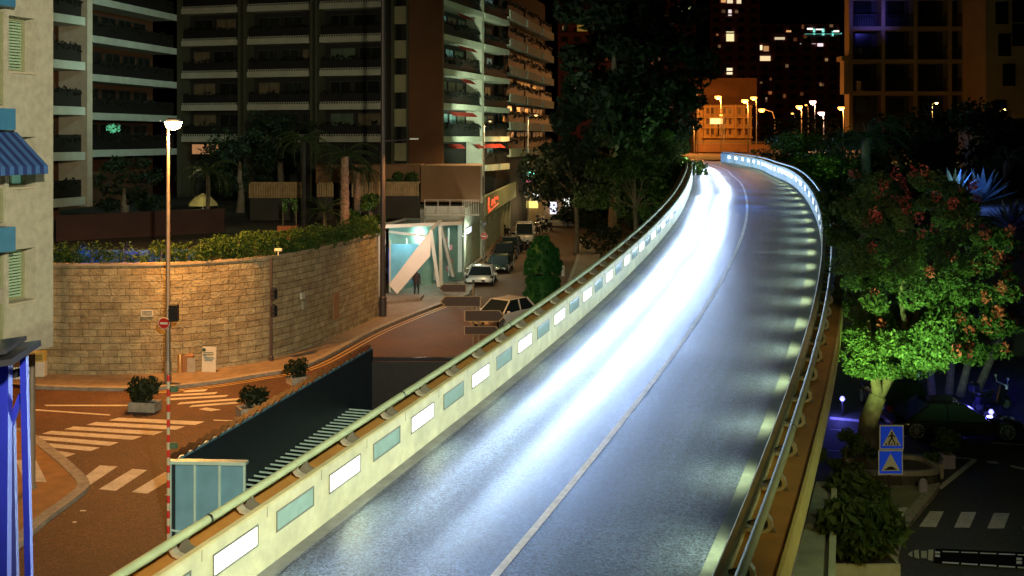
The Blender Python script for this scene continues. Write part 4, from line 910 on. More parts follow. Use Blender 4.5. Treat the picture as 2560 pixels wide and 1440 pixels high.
# terrace glass rail above
t = thing('terrace_railing', 'thin post railing with lit plants above the pavilion roof', 'railing', Q(1130, 540, 78)); m = MB()
for px in (1062, 1095, 1125, 1157, 1162, 1167, 1172, 1178, 1184, 1190, 1196): m.beam(Q(px, 536, 78), Q(px, 500, 78), .05)
m.beam(Q(1062, 500, 78), Q(1198, 500, 78), .05); m.beam(Q(1062, 537, 78), Q(1198, 537, 78), .12, .1); obj('posts', m, STEELW, t, True)
light('terrace_lamp', 'POINT', Q(1178, 505, 79), 50, (1, .8, .55), .1)  # bare light added above the pavilion, no fitting
# white garage block
gx0 = G(1165, 672); t = thing('garage_block', 'white rendered block with a wide garage door beside the pavilion', 'building', gx0)
A_ = Vector((XA(1160, 84), 84, 0)); B_ = Vector((XA(1211, 95), 95, 0)); uG = (B_ - A_).normalized(); vG = Vector((-uG.y, uG.x, 0)); LG = (B_ - A_).length
GW = mat('garage_white', (.5, .55, .46), .7, .08, 1)
m = MB(); bx_dir(m, A_, uG, vG, 0, .9, 0, 6, 0, 4.9); bx_dir(m, A_, uG, vG, LG - .5, LG, 0, 6, 0, 4.9); bx_dir(m, A_, uG, vG, .9, LG - .5, 0, 6, 3.4, 4.9); obj('wall', m, GW, t, True)
m = MB(); k = 0
while k < 3.3: bx_dir(m, A_, uG, vG, .9, LG - .5, .3, .36, k + .1, k + .34); k += .26
obj('garage_door', m, mat('door_cream', (.5, .52, .36), .6, .08, 1), t, True)
m = MB(); bx_dir(m, A_, uG, vG, 1.2, 3.4, -.06, .0, 2.9, 3.3); obj('lamp_box', m, mat('lampbox', (.7, .75, .9), .4, 0, emis=(.7, .8, 1), estr=1.2), t, True)
m = MB(); bx_dir(m, A_, uG, vG, .3, LG - .2, -.3, 0, 0, .35); obj('step', m, KERB, t, True)
# shop row
SA = Vector((XA(1213, 95.6), 95.6, 0)); SB = Vector((XA(1290, 128), 128, 0)); uS = (SB - SA).normalized(); vS = Vector((-uS.y, uS.x, 0)); LS = (SB - SA).length
t = thing('shop_row', 'long low shopfront with a pale fascia and red lettering receding along the street', 'building', SA)
m = MB(); bx_dir(m, SA, uS, vS, 0, LS, 0, .3, 3.5, 5.2); obj('fascia', m, mat('fascia', (.5, .55, .34), .7, .08, .5), t, True)
m = MB(); bx_dir(m, SA, uS, vS, 0, LS, 2.2, 9, 0, 5.1); obj('wall', m, BODYD, t, True)
for k in range(8): m = MB(); bx_dir(m, SA, uS, vS, k * LS / 8, k * LS / 8 + .5, .3, .8, 0, 3.5); obj('column', m, mat('column_olive', (.34, .34, .2), .7), t, True)
for k in range(7): m = MB(); bx_dir(m, SA, uS, vS, (k + .15) * LS / 8, (k + .95) * LS / 8, 2.1, 2.15, .3, 3.6); obj('shop_window', m, mat('shop_glass', (.2, .15, .1), .2, .4, .5, emis=(.8, .5, .25), estr=.03 if k < 5 else .2), t, True)
def _red(mb, a0, a1, z0, z1): bx_dir(mb, SA, uS, vS, a0, a1, -.08, -.01, z0, z1)
m = MB(); P = lambda a, z: SA + uS * a - vS * .06 + Vector((0, 0, z - .75))
m.beam(P(2.6, 5.7), P(2.2, 5.0), .12, .2); m.beam(P(2.2, 5.0), P(2.4, 4.7), .12, .2); m.beam(P(2.4, 4.7), P(3.2, 4.75), .12, .18); m.tube([P(5.0, 5.2), P(5.8, 5.35), P(6.4, 5.1), P(5.6, 4.9), P(5.0, 5.0)], .1); m.beam(P(7.6, 5.5), P(7.4, 4.9), .1, .3); m.tube([P(9.0, 5.3), P(9.9, 5.4), P(10.4, 5.15)], .1); m.beam(P(2.2, 4.45), P(11, 4.75), .06, .09)
obj('red_lettering', m, mat('red_neon', (.8, .1, .04), .4, 0, emis=(1, .12, .04), estr=.8), t, True)
# lit cafe at the end of the street
ca = thing('cafe', 'brightly lit cafe with coloured awning and shelves at the far end of the street', 'shop', (XA(1330, 136), 136, 0))
m = MB(); m.prism([(XA(1292, 138), 138), (XA(1440, 138), 138), (XA(1440, 146), 146), (XA(1292, 146), 146)], 0, 7.5); obj('wall', m, mat('cafe_wall', (.3, .2, .1), .8, .2, 1), ca, True)
m = MB(); P = [Q(1290, 478, 134), Q(1345, 505, 132), Q(1352, 492, 137.8), Q(1296, 466, 137.8)]; m.add(P + [p + Vector((0, 0, -.15)) for p in P], [(0, 1, 2, 3), (7, 6, 5, 4), (0, 4, 5, 1), (1, 5, 6, 2)]); obj('awning', m, mat('cafe_awning', (.5, .45, .42), .7, .3, 1), ca, True)
for i, (x0, x1, y0, y1, c_, e) in enumerate(((1290, 1306, 495, 512, (1, .8, .35), 6), (1312, 1345, 502, 520, (1, .75, .2), 1.2), (1314, 1336, 430, 450, (.2, .9, .7), 1.5), (1310, 1330, 450, 462, (1, .2, .3), 1.2), (1375, 1392, 505, 535, (.8, .8, 1), 1.6), (1410, 1424, 480, 520, (.8, .85, .8), 1.3), (1290, 1312, 432, 462, (.7, .75, .8), .7), (1330, 1345, 484, 492, (.8, .9, 1), 2.5))):
    m = MB(); a = Q(x0, y0, 137.6); b = Q(x1, y1, 137.6); m.box(((a.x + b.x) / 2, 137.6 - .02 * i, (a.z + b.z) / 2), (b.x - a.x, .12, a.z - b.z)); obj('lit_window', m, mat('cafe_lit%d' % i, c_, .4, .4, 1.5, emis=c_, estr=e), ca, True)
light('cafe_lamp', 'POINT', Q(1300, 515, 134), 500, (1, .75, .35), .2, parent=ca); light('cafe_lamp', 'POINT', Q(1340, 510, 131), 350, (1, .7, .3), .2, parent=ca)

# ------------------------------------------------------------------ vehicles
def make_car(label, paint, loc, rz, cat='car', low=False, van=False, L=4.3, W_=1.8, lights=True, group=None):
    t = thing('delivery_van' if van else 'parked_car', label, cat, loc, rz, group)
    H = 1.2 if low else (1.95 if van else 1.45); hb = .62 if low else (1.0 if van else .78)     # belt height
    def loft(st):
        m = MB(); n = None; rings = []
        for x, z0, z1, w0, w1, w2 in st:
            zc = z0 + (z1 - z0) * .55
            ring = [(x, -w0, z0), (x, -w1, zc), (x, -w1 * .985, z0 + (z1 - z0) * .8), (x, -w2, z1), (x, 0, z1 + .02), (x, w2, z1), (x, w1 * .985, z0 + (z1 - z0) * .8), (x, w1, zc), (x, w0, z0)]
            rings.append(ring)
        k = len(rings[0]); P = [p for r_ in rings for p in r_]; F = [(i * k + j, i * k + (j + 1) % k, (i + 1) * k + (j + 1) % k, (i + 1) * k + j) for i in range(len(rings) - 1) for j in range(k)]
        F += [tuple(range(k - 1, -1, -1)), tuple((len(rings) - 1) * k + j for j in range(k))]
        return MB().add(P, F)
    h = L / 2; w = W_ / 2
    hood = hb * (1.0 if van else .95)
    body = loft([(-h, .38, hb * .85, w * .75, w * .85, w * .68), (-h + .12, .25, hb * 1.0, w * .85, w * .95, w * .8), (-h + .8, .2, hb * 1.06, w * .95, w, w * .88), (-.2, .18, hb * 1.04, w * .95, w * .98, w * .9), (h * .35, .18, hb * 1.0, w * .95, w * .98, w * .9), (h * .62, .2, hood * .95, w * .95, w, w * .85), (h - .3, .22, hood * .82, w * .85, w * .93, w * .7), (h - .05, .28, hood * .68, w * .7, w * .8, w * .6), (h, .32, hood * .55, w * .6, w * .7, w * .5)])
    obj('body', body, paint, t, smooth=True)
    x0, x1, x2, x3 = (-h + .08, -h + .3, h * .42, h * .78) if van else ((-h + .45, -h + 1.25, h * .05, h * .42) if low else (-h + .25, -h + .85, h * .12, h * .48))
    m = MB(); zb_ = hb * 1.02; ww = w * .88; wt = w * .68 if not van else w * .8
    P = [(x0, -ww, zb_), (x0, ww, zb_), (x3, ww, zb_), (x3, -ww, zb_), (x1, -wt, H - .04), (x1, wt, H - .04), (x2, wt, H - .04), (x2, -wt, H - .04)]
    m.add(P, [(0, 1, 5, 4), (1, 2, 6, 5), (2, 3, 7, 6), (3, 0, 4, 7), (4, 5, 6, 7)]); obj('windows', m, GLASS, t)
    m = MB(); m.add([(x1 - .05, -wt * 1.01, H - .06), (x1 - .05, wt * 1.01, H - .06), (x2 + .05, wt * 1.01, H - .06), (x2 + .05, -wt * 1.01, H - .06), (x1 + .1, -wt * .88, H), (x1 + .1, wt * .88, H), (x2 - .1, wt * .88, H), (x2 - .1, -wt * .88, H)], [(0, 1, 5, 4), (1, 2, 6, 5), (2, 3, 7, 6), (3, 0, 4, 7), (4, 5, 6, 7)])
    for s_ in (-1, 1):
        m.beam((x3 - .02, s_ * ww * 1.0, zb_), (x2, s_ * wt * 1.02, H - .05), .06); m.beam((x0 + .02, s_ * ww, zb_), (x1, s_ * wt * 1.02, H - .05), .09); m.beam(((x1 + x2) / 2, s_ * (ww + .005), zb_), ((x1 + x2) / 2, s_ * wt * 1.02, H - .05), .06)
    obj('roof', m, paint, t)
    for sx_ in (-h + .78, h - .85):
        for s_ in (-1, 1):
            r = .32; wh = MB(); wh.tube([(sx_, s_ * (w - .22), r), (sx_, s_ * (w - .0), r)], r, 20); tw = obj('wheel', wh, RUB, t)
            wh = MB()
            for k in range(10): a = 2 * math.pi * k / 10; wh.beam((sx_, s_ * (w + .012), r), (sx_ + .22 * math.cos(a), s_ * (w + .012), r + .22 * math.sin(a)), .03, .02)
            wh.tube([(sx_ + .23 * math.cos(2 * math.pi * k / 20), s_ * (w + .01), r + .23 * math.sin(2 * math.pi * k / 20)) for k in range(21)], .018, 5); obj('rim', wh, RIM, tw)
    for s_ in (-1, 1):
        m = MB(); m.bbox((h - .14, s_ * w * .66, hood * .66), (.18, .3, .13), s_ * R(-20), .04); obj('headlight', m, mat('headlamp_glass', (.7, .72, .75), .15, 0, spec=.8), t)
        m = MB(); m.bbox((-h + .05, s_ * w * .68, hb * .8), (.1, .3, .12), 0, .03); obj('tail_light', m, mat('tail_red', (.4, .02, .02), .3, 0), t)
        m = MB(); m.bbox((x3 - .25, s_ * (w + .07), zb_ + .08), (.12, .2, .12), 0, .04); obj('mirror', m, paint, t)
    m = MB(); m.box((h - .02, 0, .38), (.05, W_ * .45, .14)); obj('grille', m, BLACKM, t); m = MB(); m.box((h + .012, 0, .38), (.012, .48, .1)); obj('number_plate', m, SIGNW, t)
    return t
PW = mat('paint_white', (.7, .7, .68), .25, 0, coat=.6); PK = mat('paint_black', (.015, .015, .02), .15, 0, coat=1.0, spec=.7); PN = mat('paint_navy', (.02, .03, .06), .15, 0, coat=1.0); PG = mat('paint_green_black', (.01, .03, .025), .12, 0, coat=1.0); PV2 = mat('paint_grey', (.12, .12, .13), .25, 0, coat=.8)
def heading_to(ax, ay): return math.atan2(ay, ax)
sv = -(B_ - A_).normalized(); rzc = math.atan2(sv.y, sv.x)
make_car('low white sports car first in the parked row by the pavilion', PW, G(1203, 706), rzc + .05, low=True, L=4.4, W_=1.95)
make_car('dark green convertible parked just behind the white sports car', PG, G(1248, 676), rzc, low=True, L=4.5)
make_car('black saloon car third in the parked row', PK, G(1262, 650), rzc, L=4.5)
make_car('grey hatchback car fourth in the parked row nearest the van', PV2, G(1276, 632), rzc, L=4.0)
make_car('white delivery van parked facing the camera', PW, G(1312, 606), R(-92), cat='van', van=True, L=4.6, W_=1.9)
make_car('small pale car far up the street behind the scooters', mat('paint_sand', (.35, .3, .22), .3, 0, coat=.5), G(1388, 566), R(180), L=3.9)
make_car('silver white car driving round the topiary toward the direction signs', PW, G(1258, 812), R(-128), L=4.3, W_=1.85)
# moving car visible behind signs; right side cars
make_car('dark blue black coupe parked side on under the flowering tree', PK, G(2385, 1085), R(-4), low=True, L=4.6, W_=1.9)
make_car('dark car half hidden by the tree trunk at the left of the right hand street', PN, G(2235, 1030), R(85), L=4.2)

# scooters
def make_scooter(label, loc, rz, m_=PK):
    t = thing('scooter', label, 'scooter', loc, rz)
    for x in (-.6, .6):
        m = MB(); m.tube([(x + .2 * math.cos(2 * math.pi * k / 18), 0, .26 + .2 * math.sin(2 * math.pi * k / 18)) for k in range(19)], .055, 6); wl = obj('wheel', m, RUB, t); m = MB(); m.tube([(x, -.04, .26), (x, .04, .26)], .15, 12); obj('rim', m, RIM, wl)
    m = MB(); m.bbox((-.35, 0, .52), (.75, .32, .38), b=.1); m.bbox((.05, 0, .3), (.6, .3, .12), b=.04); m.beam((.35, 0, .3), (.52, 0, .95), .34, .1); m.bbox((.6, 0, .5), (.35, .16, .1), b=.03); obj('body', m, m_, t)
    m = MB(); m.bbox((-.3, 0, .76), (.72, .28, .1), b=.04); obj('seat', m, BLACKM, t)
    m = MB(); m.tube([(.45, -.33, 1.05), (.5, 0, 1.0), (.45, .33, 1.05)], .02, 6); obj('handlebar', m, RIM, t)
    m = MB(); m.bbox((.6, 0, .9), (.1, .18, .14), b=.03); obj('headlight', m, MATS['headlamp_glass'], t)
    m = MB(); [m.tube([(.45, s_ * .28, 1.05), (.42, s_ * .34, 1.25)], .01, 5) for s_ in (-1, 1)]; [m.bbox((.42, s_ * .34, 1.28), (.03, .12, .08), b=.01) for s_ in (-1, 1)]; obj('mirror', m, RIM, t)
    m = MB(); m.bbox((-.78, 0, .98), (.32, .36, .3), b=.06); obj('top_box', m, m_, t)
    return t
s0 = [(1345, 585, 'first scooter in the row right of the white van'), (1360, 580, 'second scooter in the row right of the white van'), (1373, 574, 'third scooter beside the van, nearest the street'), (1283, 612, 'scooter parked left of the white van front'), (1296, 624, 'scooter standing in front of the white van bumper'), (1310, 632, 'scooter between the grey hatchback and the topiary'), (1268, 590, 'scooter on the pavement beside the shopfront'), (1352, 562, 'farthest scooter behind the van')]
sc = None
for i, (px, py, lb) in enumerate(s0):
    if sc is None: sc = make_scooter(lb, G(px, py), R(-75)); sc['group'] = 'scooters parked round the white van'
    else: dup(sc, G(px, py), R(-75 + rnd.uniform(-25, 25)), lb)
sc2 = make_scooter('scooter parked behind the dark coupe near the tree trunk', G(2240, 1005), R(20)); 
dup(sc2, G(2270, 1000), R(35), 'scooter standing next to the coupe front wing under the tree')
dup(sc2, G(2480, 1030), R(15), 'scooter by the lit bollard behind the dark coupe')

# person by the pavilion
def person(loc, rz, label):
    t = thing('person', label, 'person', loc, rz)
    J = {'pel': (0, 0, .95), 'wai': (0, 0, 1.12), 'che': (0, 0, 1.36), 'nek': (0, -.01, 1.52), 'hb': (0, -.02, 1.6), 'ht': (0, -.02, 1.72), 'lh': (.1, 0, .92), 'lk': (.12, -.03, .5), 'la': (.12, .02, .1), 'lt': (.13, -.14, .05), 'rh': (-.1, 0, .92), 'rk': (-.11, .0, .5), 'ra': (-.12, .05, .1), 'rt': (-.13, -.1, .05),
         'ls': (.18, 0, 1.43), 'le': (.24, .02, 1.14), 'lw': (.2, -.14, .95), 'rs': (-.18, 0, 1.43), 're': (-.24, .02, 1.14), 'rw': (-.17, -.16, .98)}
    rad = {'pel': .15, 'wai': .14, 'che': .16, 'nek': .06, 'hb': .085, 'ht': .075, 'lh': .1, 'lk': .065, 'la': .045, 'lt': .04, 'rh': .1, 'rk': .065, 'ra': .045, 'rt': .04, 'ls': .075, 'le': .05, 'lw': .035, 'rs': .075, 're': .05, 'rw': .035}
    ed = [('pel', 'wai'), ('wai', 'che'), ('che', 'nek'), ('nek', 'hb'), ('hb', 'ht'), ('pel', 'lh'), ('lh', 'lk'), ('lk', 'la'), ('la', 'lt'), ('pel', 'rh'), ('rh', 'rk'), ('rk', 'ra'), ('ra', 'rt'), ('che', 'ls'), ('ls', 'le'), ('le', 'lw'), ('che', 'rs'), ('rs', 're'), ('re', 'rw')]
    for s_, w_ in ((1, 'lw'), (-1, 'rw')):
        W0 = J[w_]; J[w_ + 'p'] = (W0[0] - s_ * .01, W0[1] - .05, W0[2] - .05); rad[w_ + 'p'] = .03; ed.append((w_, w_ + 'p'))
        for f_ in range(5):
            n_ = w_ + 'f%d' % f_; off_ = (f_ - 2) * .017
            J[n_] = (W0[0] + off_ + (s_ * .02 if f_ == 0 else 0), W0[1] - .07 - (0 if f_ == 0 else .03), W0[2] - .08 - (.0 if f_ == 0 else .03)); rad[n_] = .009; ed.append((w_ + 'p', n_))
    ks = list(J); me = bpy.data.meshes.new('body'); me.from_pydata([J[k] for k in ks], [(ks.index(a), ks.index(b)) for a, b in ed], [])
    o = bpy.data.objects.new('body', me); COL.objects.link(o); o.parent = t
    sk = o.modifiers.new('skin', 'SKIN'); sb = o.modifiers.new('sub', 'SUBSURF'); sb.levels = sb.render_levels = 2
    for i, k in enumerate(ks): me.skin_vertices[0].data[i].radius = (rad[k], rad[k]); me.skin_vertices[0].data[i].use_root = (k == 'pel')
    me.materials.append(mat('dark_clothes', (.03, .025, .03), .8, .15, 8))
    m = MB(); m.lathe((0, -.02, 1.52), [(.05, 0), (.085, .05), (.1, .13), (.09, .21), (.04, .25)], 14); hd = obj('head', m, mat('skin', (.4, .24, .16), .6), t, smooth=True)
    m = MB(); m.tube([(0, -.115, 1.665), (0, -.145, 1.63), (0, -.115, 1.62)], .012, 6); [m.bbox((s_ * .035, -.11, 1.675), (.022, .012, .012), b=.004) for s_ in (-1, 1)]; m.box((0, -.115, 1.58), (.05, .01, .01)); obj('face', m, mat('skin_dark', (.2, .1, .07), .6), hd)
    m = MB(); m.lathe((0, 0, 1.62), [(.1, -.02), (.112, .06), (.1, .14), (.05, .18)], 14); obj('hair', m, mat('hair_dark', (.02, .015, .012), .7), t, smooth=True)
    m = MB(); m.lathe((0, 0, .82), [(.2, 0), (.19, .15), (.16, .35), (.21, .55), (.17, .66), (.08, .7)], 16); obj('jacket', m, mat('jacket_dark', (.035, .022, .025), .75, .2, 6), t, smooth=True)
    return t
person(G(1041, 742, .12), R(20), 'person in a dark jacket and trousers standing before the slanted pavilion panel')

# topiary tree
tp = G(1358, 792); t = thing('topiary_tree', 'clipped green two tier topiary tree in the middle of the street junction', 'tree', tp)
hgt = (792 - 598) / FPX * tp.y; m = MB(); m.tube([(0, 0, 0), (0, 0, hgt * .8)], [.12, .06], 8); obj('trunk', m, BARK, t)
k_ = tp.y / FPX
for nm, prof in (('lower_tier', [(50, 0), (52, 45), (45, 85), (30, 100)]), ('upper_tier', [(50, 108), (48, 130), (38, 160), (20, 185), (6, 196)])):
    cs = []
    for (r0, z0), (r1, z1) in zip(prof[:-1], prof[1:]):
        nn = max(2, int((z1 - z0) / 9))
        for i in range(nn):
            q = i / nn; r_ = (r0 + (r1 - r0) * q) * k_ * .86; z_ = (z0 + (z1 - z0) * q) * k_; kk = max(5, int(r_ * 10))
            for j in range(kk): a = 2 * math.pi * j / kk + rnd.random(); cs.append((r_ * math.cos(a), r_ * math.sin(a), z_ + .1, .16, .16, .2))
    m = MB(); m.cloud(cs, 130, .075); m.lathe((0, 0, 0), [(r0 * k_ * .8, z0 * k_ + .1) for r0, z0 in prof], 20); obj(nm, m, LEAFC, t)
m = MB(); m.lathe((0, 0, 0), [(1.5, 0), (1.5, .14), (1.35, .14), (1.35, .02)], 24); struct('kerb', MB().lathe(tp, [(1.5, .002), (1.5, .14), (1.35, .14)], 24), KERB)
# street lamp head sign etc: direction signs
ds = thing('direction_signs', 'post with four dark brown arrow direction signs standing in front of the topiary', 'road sign', G(1188, 870))
SD = ds.location.y
m = MB(); m.tube([(XA(1183, SD), SD, 0), (XA(1183, SD), SD, ZA(712, SD))], .045, 8); m.tube([(XA(1197, SD), SD, 0), (XA(1197, SD), SD, ZA(750, SD))], .045, 8); obj('post', m, POLEM, ds, True)
for (x0, x1, y0, y1, arr) in ((1098, 1166, 710, 730, -1), (1100, 1203, 740, 766, -1), (1160, 1262, 775, 803, 1), (1160, 1250, 815, 836, 1)):
    a = Q(x0, y1, SD); w_ = (x1 - x0) * SD / FPX; h_ = (y1 - y0) * SD / FPX; tip = h_ * .45
    poly = [(0, h_ / 2), (tip, 0), (w_, 0), (w_, h_), (tip, h_)] if arr < 0 else [(0, 0), (w_ - tip, 0), (w_, h_ / 2), (w_ - tip, h_), (0, h_)]
    b_ = MB(); b_.plate(poly, a - Vector((0, .06, 0)), (1, 0, 0), (0, 0, 1), .03); rim = obj('arrow_board', b_, mat('sign_rim', (.3, .24, .14), .5), ds, True)
    cx_, cy_ = w_ / 2, h_ / 2; inner = [((u_ - cx_) * (1 - .07 * h_ / .7) * .985 + cx_, (v_ - cy_) * .89 + cy_) for u_, v_ in poly]
    b_ = MB(); b_.plate(inner, a - Vector((0, .094, 0)), (1, 0, 0), (0, 0, 1), .004); obj('arrow_face', b_, SIGNK, rim, True)
# no entry + pole far
pp = G(1210, 655); t = no_entry((pp.x, pp.y - .1, ZA(590, pp.y)), .3, 'round red no entry sign on the slim pole by the garage')
light('wing_light', 'SPOT', (pp.x + 1.5, pp.y + 1, 9.5), 8500, (.8, 1, .7), .3, aim=(-1.5, 112, 15), spot=75, blend=.7)  # bare spot added near the slim pole to brighten the wing
sl_ = straight_lamp(pp, ZA(308, pp.y), 'slim pale street pole with a spotlight arm in front of the balconied wing', (.5, -.1, 0), (1, .75, .36), 1500, r0=.08, headr=.12, glow=2)
t = thing('signpost', 'small green black triangular sign on the slim pole by the garage', 'road sign', (pp.x, pp.y - .15, ZA(563, pp.y))); m = MB(); m.plate([(-.3, .25), (.3, .25), (0, -.3)], (0, 0, 0), (1, 0, 0), (0, 0, 1), .02); obj('plate', m, DARKM, t)
straight_lamp(G(1320, 600), ZA(292, G(1320, 600).y), 'double headed pale lamp post between the van and the far wing', (.8, 0, 0), (1, .55, .2), 2200, r0=.09, glow=3)
t = thing('post', 'white traffic island bollard near the topiary foot', 'bollard', G(1408, 690)); m = MB(); m.lathe((0, 0, 0), [(.12, 0), (.12, .7), (.06, .8)], 10); obj('body', m, STEELW, t)
isl2 = [G(x, y) for x, y in ((1415, 745), (1448, 650), (1455, 600), (1470, 600), (1500, 640), (1490, 700), (1450, 760))]; m = MB(); m.prism([(p.x, p.y) for p in isl2], .003, .14); struct('pavement_island', m, PAVE); struct('kerb', ribbon(isl2[:3], 0, .25, .004, .16), KERB)

# ------------------------------------------------------------------ trees left of the deck
blobtree((XA(1535, 118), 118, 0), 29, 6.6, 'huge dark tree crown filling the middle behind the left street', trunk=.5, n=70, per=200, leaf=.4, rh=10, limbs=False)
blobtree((XA(1625, 130), 130, 0), 27, 7.4, 'very tall dark tree crown just left of the flyover bend', trunk=.45, n=52, per=200, leaf=.4, rh=9, limbs=False)
blobtree((XA(1475, 128), 128, 0), 15, 5.0, 'dark tree crown in front of the farther apartment wing', trunk=.45, n=44, per=190, leaf=.38, rh=8, limbs=False)
blobtree((XA(1590, 90), 90, 0), 9.0, 4.6, 'broad green tree with twin pale trunks beside the flyover', lm=LEAF, trunk=.22, n=40, per=150, leaf=.2, rh=2.6)
blobtree((XA(1660, 98), 98, 0), 10.5, 3.6, 'green leafy tree pressing against the flyover handrail', lm=LEAF, trunk=.2, n=36, per=150, leaf=.22, rh=3.6)
blobtree((XA(1440, 98), 98, 0), 9.2, 5.5, 'olive tree overhanging the parked scooters', lm=LEAFD, trunk=.2, n=36, per=140, leaf=.2, rh=2.4)
blobtree((XA(1622, 122), 122, 0), 12.0, 3.2, 'bright green foliage at the bend of the flyover', lm=LEAF, trunk=.25, n=34, per=150, leaf=.25, rh=4.5)
for (px, py, r_, h_, lb) in ((1520, 635, 2.6, 2.4, 'dark rounded shrub beside the traffic island'), (1600, 590, 2.8, 2.8, 'dark shrub below the twin trunk tree'), (1480, 580, 2.4, 1.8, 'low dark shrub at the edge of the brown street'), (1560, 560, 3, 3, 'shrub in shade under the olive tree')):
    p = G(px, py); blobtree(p, h_, r_, lb, lm=LEAFD, name='shrub', cat='shrub', trunk=.06, n=20, per=110, leaf=.12, rh=h_ * .45, limbs=False)
m = MB(); pr = [(XA(1575, 88), 88), (XA(1598, 88), 88)]
light('garden_light', 'POINT', (XA(1690, 112), 112, 8.5), 500, (.4, 1, .3), .3)  # bare lights added to green the leaves beside the flyover
light('garden_light', 'POINT', (XA(1580, 83), 83, 4.2), 150, (.6, 1, .45), .2)
light('garden_light', 'POINT', (XA(1500, 96), 94, 4.5), 60, (1, .9, .6), .2)

# ------------------------------------------------------------------ far plateau, orange lit quarter and towers
hl = MB(); hl.prism([(16, 134), (26, 126), (44, 120), (70, 110), (300, 110), (300, 800), (16, 800)], .5, 7.1); struct('hill', hl, mat('hill_soil', (.04, .05, .03), .9, .3, .3))
pz = MB(); pz.prism([(17, 150), (60, 150), (120, 300), (120, 420), (17, 420)], 7.1, 7.24); struct('upper_road', pz, ASPH)
OB = thing('villa', 'orange floodlit villa with balconies and a bright bay above the flyover bend', 'building', (XA(1810, 225), 225, 7.2)); D = 225
def rect(mb, x0, x1, y0, y1, D, th_=.3): a = Q(x0, y0, D); b = Q(x1, y1, D); mb.box(((a.x + b.x) / 2, D + th_ / 2, (a.z + b.z) / 2), (b.x - a.x, th_, a.z - b.z))
VO = mat('villa_ochre', (.45, .27, .1), .8, .12, .6)
m = MB(); rect(m, 1760, 1878, 262, 380, D, 9); obj('wall', m, VO, OB, True)
m = MB(); rect(m, 1742, 1762, 275, 380, D + 1, 8); obj('side_wing', m, VO, OB, True)
m = MB(); rect(m, 1738, 1892, 195, 262, D + 4, 8); obj('upper_wall', m, mat('villa_brown', (.16, .07, .03), .8, .2, .4), OB, True)
for y in (265, 292, 318, 342): m = MB(); rect(m, 1756, 1882, y, y + 3, D - 1.2, 1.1); obj('balcony', m, VO, OB, True)
for x in (1774, 1786, 1838, 1858, 1876): m = MB(); rect(m, x, x + 3, 262, 345, D - 1.0, .5); obj('pillar', m, VO, OB, True)
for x in (1792, 1800): m = MB(); rect(m, x - 6, x + 6, 300, 338, D - .6, .4); obj('bay', m, VO, OB, True)
for r_ in range(3):
    for x in (1766, 1778, 1808, 1822, 1846, 1864): m = MB(); rect(m, x, x + 6, 270 + r_ * 26, 284 + r_ * 26, D - .15, .12); obj('window', m, mat('villa_window', (.1, .05, .03), .3), OB, True)
m = MB(); rect(m, 1776, 1806, 296, 310, D - 1.4, .3); obj('lit_sign', m, mat('villa_lit', (1, .8, .3), .4, .3, .8, emis=(1, .75, .3), estr=1.3), OB, True)
m = MB(); rect(m, 1740, 1930, 360, 380, 212, .4); t = thing('retaining_wall', 'long orange lit roadside wall with railing in front of the villa', 'wall', (XA(1830, 212), 212, 7.2)); obj('masonry', m, mat('wall_orange', (.34, .18, .09), .8, .2, .5), t, True)
m = MB(); rect(m, 1740, 1930, 354, 356, 212, .2); [rect(m, x, x + 1, 355, 362, 212, .1) for x in range(1742, 1930, 6)]; obj('railing', m, POLEM, t, True)
far_l = [(1737, 228, 200, 'leftmost of the far orange street lamps above the bend'), (1795, 241, 205, 'far orange lamp above the floodlit villa centre'), (1862, 250, 190, 'far orange lamp right of the villa roof'), (1884, 243, 215, 'highest of the far orange lamps beside the double arm post'), (1728, 300, 215, 'low far lamp at the left edge of the villa'), (1803, 287, 214, 'dim far lamp in front of the villa balconies'), (1904, 273, 165, 'lamp on the curved arm at the right of the bend'), (1998, 265, 260, 'warm lamp on the distant hill left of the teal terrace lights'), (2015, 262, 270, 'small amber hillside lamp next to the warm lamp'), (2032, 253, 280, 'bright white pink lamp on the distant hillside'), (2053, 281, 240, 'lowest star bright lamp on the distant hillside'), (2103, 268, 260, 'hillside lamp at the edge of the right hand building'), (1981, 283, 250, 'small curved arm lamp among the hillside lights')]
HILLZ = 7.2
for i, (px, py, D, lb) in enumerate(far_l):
    p = Q(px, py, D); hh = p.z - HILLZ; en = (4200 if px < 1880 else 1300) if px < 1920 else 6000
    colr = SOD if i not in (9, 10) else (1, .6, .45)
    t = thing('street_lamp', lb, 'street lamp', (p.x, p.y, HILLZ), 0, 'far orange street lamps')
    ax_ = 2.0 if px == 1904 else .6
    m = MB(); m.tube([(ax_, .2, 0), (ax_, .2, hh * .8), (ax_ * .8, .15, hh * .95), (0, 0, hh + .1)], [.1, .08, .06, .04], 8); obj('pole', m, POLEM, t)
    m = MB(); m.bbox((0, 0, hh + .15), (.6, .3, .12), b=.04); hd = obj('lamp_head', m, DARKM, t)
    r_ = .62 * D / 200 if px not in (1728, 1803, 1981, 2015) else .3
    m = MB(); m.lathe((0, 0, hh - r_ * .9), [(r_ * .3, 0), (r_ * .9, r_ * .4), (r_, r_ * .9), (r_ * .7, r_)], 12); obj('bulb', m, mat('bulb_far_%d' % (i in (9, 10)), colr, .3, 0, emis=(1, .4, .07) if colr == SOD else (1, .6, .5), estr=5), hd, smooth=True)
    if px not in (2015, 1981, 1803): l_ = light('lamp_light', 'POINT', (0, 0, 0), en, colr, .3); l_.parent = t; l_.location = (0, -.5, hh - .8)
